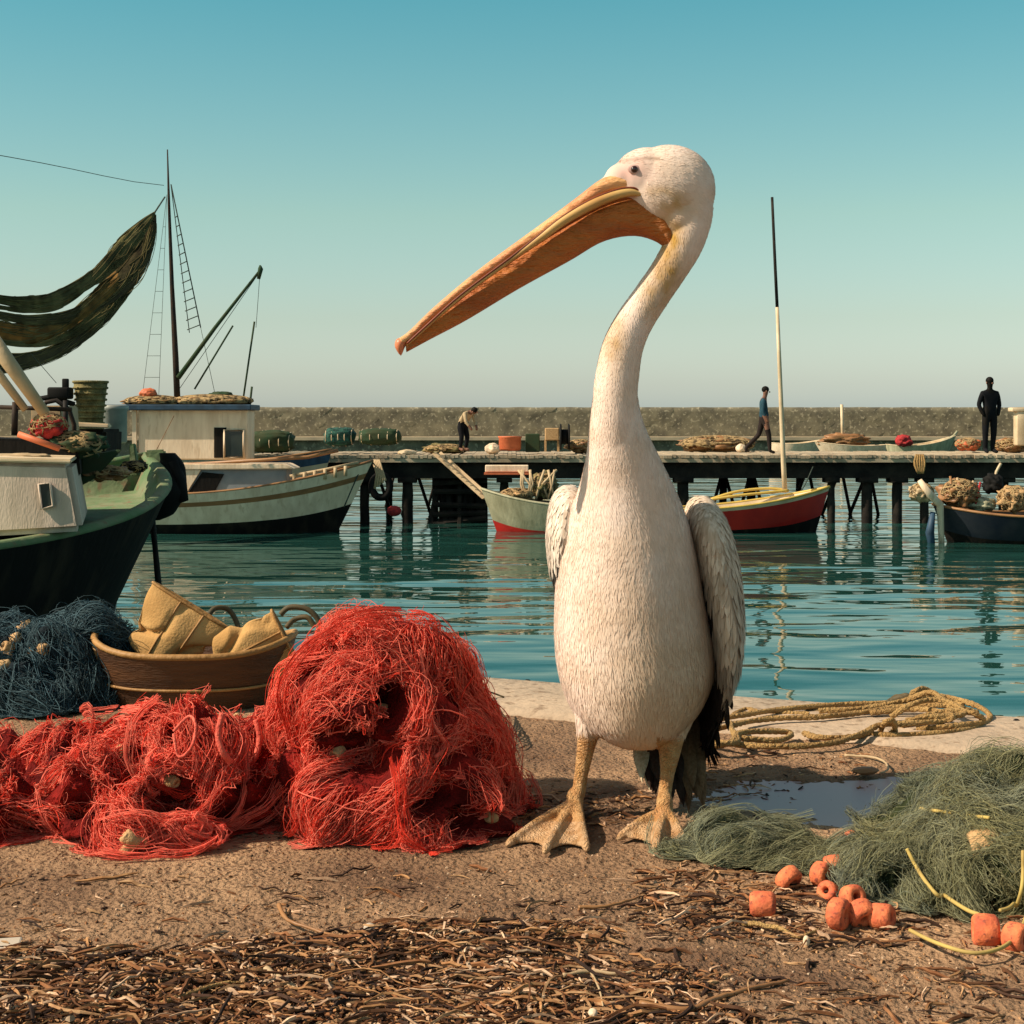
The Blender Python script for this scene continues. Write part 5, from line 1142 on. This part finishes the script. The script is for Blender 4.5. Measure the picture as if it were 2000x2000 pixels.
# ================================================================= ROPE COIL
rc = MB()
def ground_rope(mbx, pl, r_, n_=60, hz=None):
    A = catmull(pl, n_); pts = []
    for q in A: z = (q[2] if len(q) > 2 else .025); pts.append(G(q[0], q[1], z))
    k = len(pts); 
    mbx.tube(pts, r_, 8)
    L_ = 0   # helical lay
    for ph in (0, 2.1, 4.2):
        hp = []; s_ = 0
        P2 = path(pts, k*4)
        for i, p in enumerate(P2):
            if i: s_ += (p-P2[i-1]).length
            t_ = (P2[min(i+1, len(P2)-1)]-P2[max(i-1, 0)]).normalized(); a1 = t_.cross(Vector((0, 0, 1))).normalized(); a2 = a1.cross(t_)
            hp.append(p+(a1*math.cos(s_*150+ph)+a2*math.sin(s_*95+ph))*r_*.55)
        mbx.tube(hp, r_*.62, 5)
RL = [[(1372, 1412, .02), (1440, 1398, .03), (1530, 1385, .03), (1640, 1376, .03), (1740, 1372, .03), (1830, 1360, .04), (1890, 1372, .04), (1925, 1388, .03), (1932, 1405, .02), (1900, 1422, .02), (1830, 1432, .02), (1730, 1436, .02), (1690, 1430, .02)],
      [(1368, 1440, .02), (1420, 1452, .02), (1520, 1458, .02), (1620, 1452, .02), (1690, 1430, .03), (1720, 1416, .04), (1790, 1412, .04), (1840, 1408, .04), (1860, 1398, .05), (1800, 1385, .04), (1700, 1392, .03)],
      [(1376, 1432, .03), (1430, 1416, .03), (1500, 1404, .03), (1600, 1400, .03), (1680, 1392, .03), (1760, 1380, .04), (1850, 1378, .05), (1910, 1392, .03)],
      [(1372, 1462, .02), (1425, 1450, .03), (1445, 1432, .035), (1500, 1428, .03), (1545, 1432, .02), (1520, 1446, .02), (1450, 1442, .03)],
      [(1775, 1372, .03), (1785, 1352, .07), (1805, 1345, .075), (1820, 1356, .06), (1816, 1372, .04), (1850, 1362, .04), (1880, 1378, .03)],
      [(1570, 1432, .02), (1600, 1440, .02), (1660, 1440, .02), (1700, 1432, .02)],
      [(1425, 1412, .035), (1432, 1430, .035), (1440, 1448, .03), (1395, 1455, .03), (1372, 1450, .02)],
      [(1430, 1400, .02), (1455, 1386, .02), (1490, 1392, .02), (1580, 1395, .02)]]
RL += [[(1760, 1420, .02), (1800, 1400, .04), (1860, 1388, .055), (1905, 1395, .05), (1918, 1410, .03), (1860, 1418, .03), (1790, 1424, .02)], [(1740, 1400, .03), (1780, 1376, .06), (1830, 1366, .07), (1870, 1380, .06), (1880, 1396, .05), (1820, 1400, .05), (1770, 1408, .04)], [(1720, 1428, .02), (1728, 1412, .05), (1742, 1408, .055), (1748, 1425, .03), (1735, 1436, .015)], [(1600, 1388, .03), (1680, 1384, .035), (1760, 1370, .05), (1815, 1352, .08), (1840, 1366, .07), (1862, 1386, .05)]]
for r_ in RL: ground_rope(rc, r_, .0066)
rc.build('rope_coil', M['rope'], label='tan hemp rope coiled loosely on the quay edge right of the pelican', cat='rope')
mb = MB(); ground_rope(mb, [(1738, 1385, .02), (1745, 1368, .04), (1775, 1362, .05), (1790, 1380, .02)], .010); mb.build('rope_loop', M['handle'], label='short dark loop of rope behind the tan rope coil', cat='rope')
lump('weed_clump', G(1590, 1392, .012), (.035, .02, .012), M['handle'], 'small dark weed clump behind the left part of the rope', 'weed', .8, 9)
for px, py, s_ in ((1030, 1332, .010), (1985, 1412, .012)):
    lump('pebble', G(px, py, .012), (s_, s_, s_*.8), M['rubber'], 'tiny black pebble on the quay edge left of the pelican' if px < 1100 else 'tiny black pebble on the quay edge at the far right', 'pebble', .3, 5)
# brown twiggy strand right of the red heap
mb = MB()
for k in range(9):
    a = random.uniform(0, 1); mb.tube(path([G(930, 1370+k*3, .05), G(965+k*3, 1365+k*6, .05), G(975+k*1.5, 1400+k*5, .03), G(968+random.uniform(-8, 10), 1430+k*3, .01)], 14), .0022, 5)
mb.tube(path([G(905, 1345, .08), G(950, 1350, .04), G(985, 1362, .02)], 12), .0025, 5)
mb.build('twine_tangle', M['handle'], label='brown twine tangle on the quay just behind the tall red net', cat='twine')
# ================================================================= LITTER
def dens(px, py):
    n_ = 1.5*noise.noise(Vector((px*.006, py*.018, 2)))
    d = 0
    top = np.interp(px, [0, 300, 500, 800, 1100, 1300, 1500, 2000], [1850, 1850, 1830, 1800, 1800, 1850, 1990, 2060])
    if py > top: d = min(1, (py-top)/50)
    if 1080 < px and 1850 < py: d *= .3
    if py > 1700: d = max(d, .03)
    if 1250 < px < 1760 and 1720 < py < 1850 and py > 1700+(px-1250)*.10: d = max(d, .2)
    if 1250 < px < 1500 and 1700 < py < 1780: d = max(d, .3)
    if 1370 < px < 1700 and 1465 < py < 1560: d = max(d, .30)
    if 1000 < px < 1300 and 1540 < py < 1620: d = max(d, .25)
    return d*(1+.9*n_)
lt = MB(); Pall = []; 
palette = [np.array(c_) for c_ in ((.40, .21, .09), (.50, .30, .15), (.20, .085, .035), (.10, .045, .02), (.30, .14, .06), (.035, .018, .012), (.62, .42, .27), (.06, .03, .018))]
cnt = 0; strands = []; sr = []; sc_ = []; chips = 0
while cnt < 10500:
    px = random.uniform(-40, 2040); py = 1400+(2030-1400)*random.random()**.6
    if random.random() > dens(px, py)*1.1: continue
    cnt += 1; g_ = G(px, py); z = gz(g_.x, g_.y); de = dens(px, py)
    ln = random.choice((.006, .01, .016, .025, .045)) * random.uniform(.7, 1.5)
    if random.random() < .03: ln = random.uniform(.06, .13)
    a = random.gauss(0, .8) if random.random() < .6 else random.uniform(0, 6.28); dr = Vector((math.cos(a), math.sin(a), random.gauss(0, .12)*min(1, .02/ln)))
    cr = random.gauss(0, .5); h = z+abs(random.gauss(0, .008*min(1, de*1.3)))+.0015; pts = []
    for i in range(6):
        t_ = i/5-.5; sd = Vector((-dr.y, dr.x, 0)); q = Vector((g_.x, g_.y, h))+dr*ln*t_+sd*ln*cr*(t_*t_-.08)+Vector((0, 0, ln*.10*math.cos(t_*3.1)*random.random())); q.z = max(q.z, z+.0008); pts.append(tuple(q))
    strands.append(pts); th = random.uniform(.0006, .0022)*(1 if ln < .05 else 1.3); sr.append([th*.6, th, th*1.15, th*1.1, th, th*.5]); c_ = random.choice(palette)*random.uniform(.7, 1.3); sc_.append(c_)
strand_tubes(lt, np.array(strands), np.array(sr), np.array(sc_), 4)
# flat flakes and grit
Vf = []; Ff = []; Cf = []; k0 = 0
for _ in range(12000):
    px = random.uniform(-40, 2040); py = 1400+(2030-1400)*random.random()**.7; g_ = G(px, py)
    if g_.y > edge(g_.x)-.45: continue
    de = dens(px, py); s_ = random.uniform(.0012, .0035)*(1+random.random()*1.6*min(1, de)); z = gz(g_.x, g_.y)
    if random.random() > .45+de: continue
    c_ = (random.choice(palette) if random.random() < .75 else np.array((.5, .36, .24)))*random.uniform(.7, 1.3)
    a = random.uniform(0, 6.28); asp = random.uniform(.4, 1); hh = s_*random.uniform(.3, .9); zz = z+(abs(random.gauss(0, .006)) if de > .5 else 0)
    base = [(math.cos(a+i*1.5708)*s_*(1 if i % 2 else asp), math.sin(a+i*1.5708)*s_*(1 if i % 2 else asp)) for i in range(4)]
    v_ = [(g_.x+bx, g_.y+by, zz-.001+random.uniform(0, .001)) for bx, by in base]+[(g_.x+bx*.7, g_.y+by*.7, zz+hh*random.uniform(.7, 1.2)) for bx, by in base]
    Vf += v_; Ff += [tuple(i+k0 for i in f) for f in ((4, 5, 6, 7), (0, 1, 5, 4), (1, 2, 6, 5), (2, 3, 7, 6), (3, 0, 4, 7))]; Cf += [c_]*8; k0 += 8
lt.add(Vf, Ff, 0, np.array(Cf)); lt.build('dry_litter', M['litter'], kind='stuff', smooth=False, label='dry brown twigs, seaweed shreds and grit scattered over the quay', cat='litter')
# single sticks and scraps
def stick(pl, r_, label, m='wood', name='stick', fork=None):
    mb = MB(); pts = [G(x_, y_, .008+(z_ if len(q) > 2 else 0)) for q in pl for x_, y_, z_ in [(q[0], q[1], q[2] if len(q) > 2 else 0)]]
    P2 = path(pts, 24); mb.tube([p+Vector((0, 0, .002*noise.noise(p*60))) for p in P2], [r_*(1.15-.6*i/23)*(1+.25*noise.noise(P2[i]*50)) for i in range(24)], 8)
    if fork:
        pf = path([G(x_, y_, .008) for x_, y_ in fork], 14); mb.tube(pf, [r_*.7*(1-.5*i/13) for i in range(14)], 7)
    mb.build(name, M[m], label=label, cat='stick')
stick([(1250, 1962), (1340, 1972), (1400, 1950), (1470, 1930), (1540, 1915)], .0042, 'long reddish brown branch lying at the bottom right of centre', fork=[(1300, 1968), (1280, 1955), (1240, 1950)])
stick([(1100, 1905), (1150, 1898), (1200, 1902), (1240, 1898)], .003, 'pale forked twig in front of the long branch', 'tan', fork=[(1155, 1900), (1170, 1930), (1178, 1965)])
stick([(545, 1768), (560, 1795), (600, 1810), (680, 1835)], .0032, 'thin bent orange brown twig below the tall red net', 'wood', fork=[(560, 1795), (552, 1780), (545, 1765)])
stick([(1130, 1772), (1190, 1768), (1250, 1752)], .003, 'slim brown stick on bare ground below the pelican', 'wood')
stick([(1450, 1802), (1520, 1812), (1560, 1830), (1600, 1815)], .0038, 'ochre split cane lying just below the orange floats', 'rope')
stick([(0, 1985), (60, 1955), (20, 1940)], .0045, 'pale crooked twig in the bottom left corner', 'tan')
stick([(170, 1870), (260, 1868), (310, 1882)], .005, 'thick tan reed scrap in the left litter', 'tan')
stick([(300, 1965), (420, 1925), (470, 1918)], .0035, 'curved tan stem in the bottom left litter', 'rope')
stick([(520, 1895), (580, 1930), (620, 1955)], .0045, 'pale stem slanting down in the litter left of centre', 'tan')
stick([(880, 1975), (960, 1998)], .003, 'straight tan straw at the bottom centre', 'tan')
stick([(1650, 1475), (1715, 1482), (1735, 1500), (1720, 1510)], .003, 'bent tan stem in front of the rope coil', 'tan')
stick([(1385, 1935), (1380, 1975)], .004, 'short dark twig by the long branch', 'handle') if False else None
MB().box(G(14, 1852, .010), (.038, .05, .016), Matrix.Rotation(R(12), 3, 'Z'), bev=.003).build('wood_chip', M['stone'], label='small pale flat chip at the left edge of the ground', cat='chip', smooth=False)
lump('pebble', G(722, 1812, .006), (.009, .009, .007), M['stone'], 'small round tan pebble below the tall red net', 'pebble', .15, 4)
lump('pebble', G(747, 1815, .005), (.004, .004, .004), M['white'], 'tiny white pebble next to the round tan one', 'pebble', .15, 4)
lump('pebble', G(1158, 1978, .008), (.006, .009, .005), M['white'], 'pale oval seed on the tip of the forked twig', 'seed', .15, 4)
lump('pebble', G(1575, 1838, .008), (.005, .005, .008), M['white'], 'tiny white shell bit under the floats', 'shell', .15, 4)
lump('pebble', G(1690, 1505, .008), (.028, .016, .008), M['wood'], 'flat reddish stone beside the puddle', 'stone', .3, 5)
lump('pebble', G(1663, 1628, .006), (.012, .007, .006), M['orange'], 'small rusty pebble in front of the puddle', 'pebble', .3, 5)
for o in list(scene.objects):
    if '_abs' in o: del o['_abs']
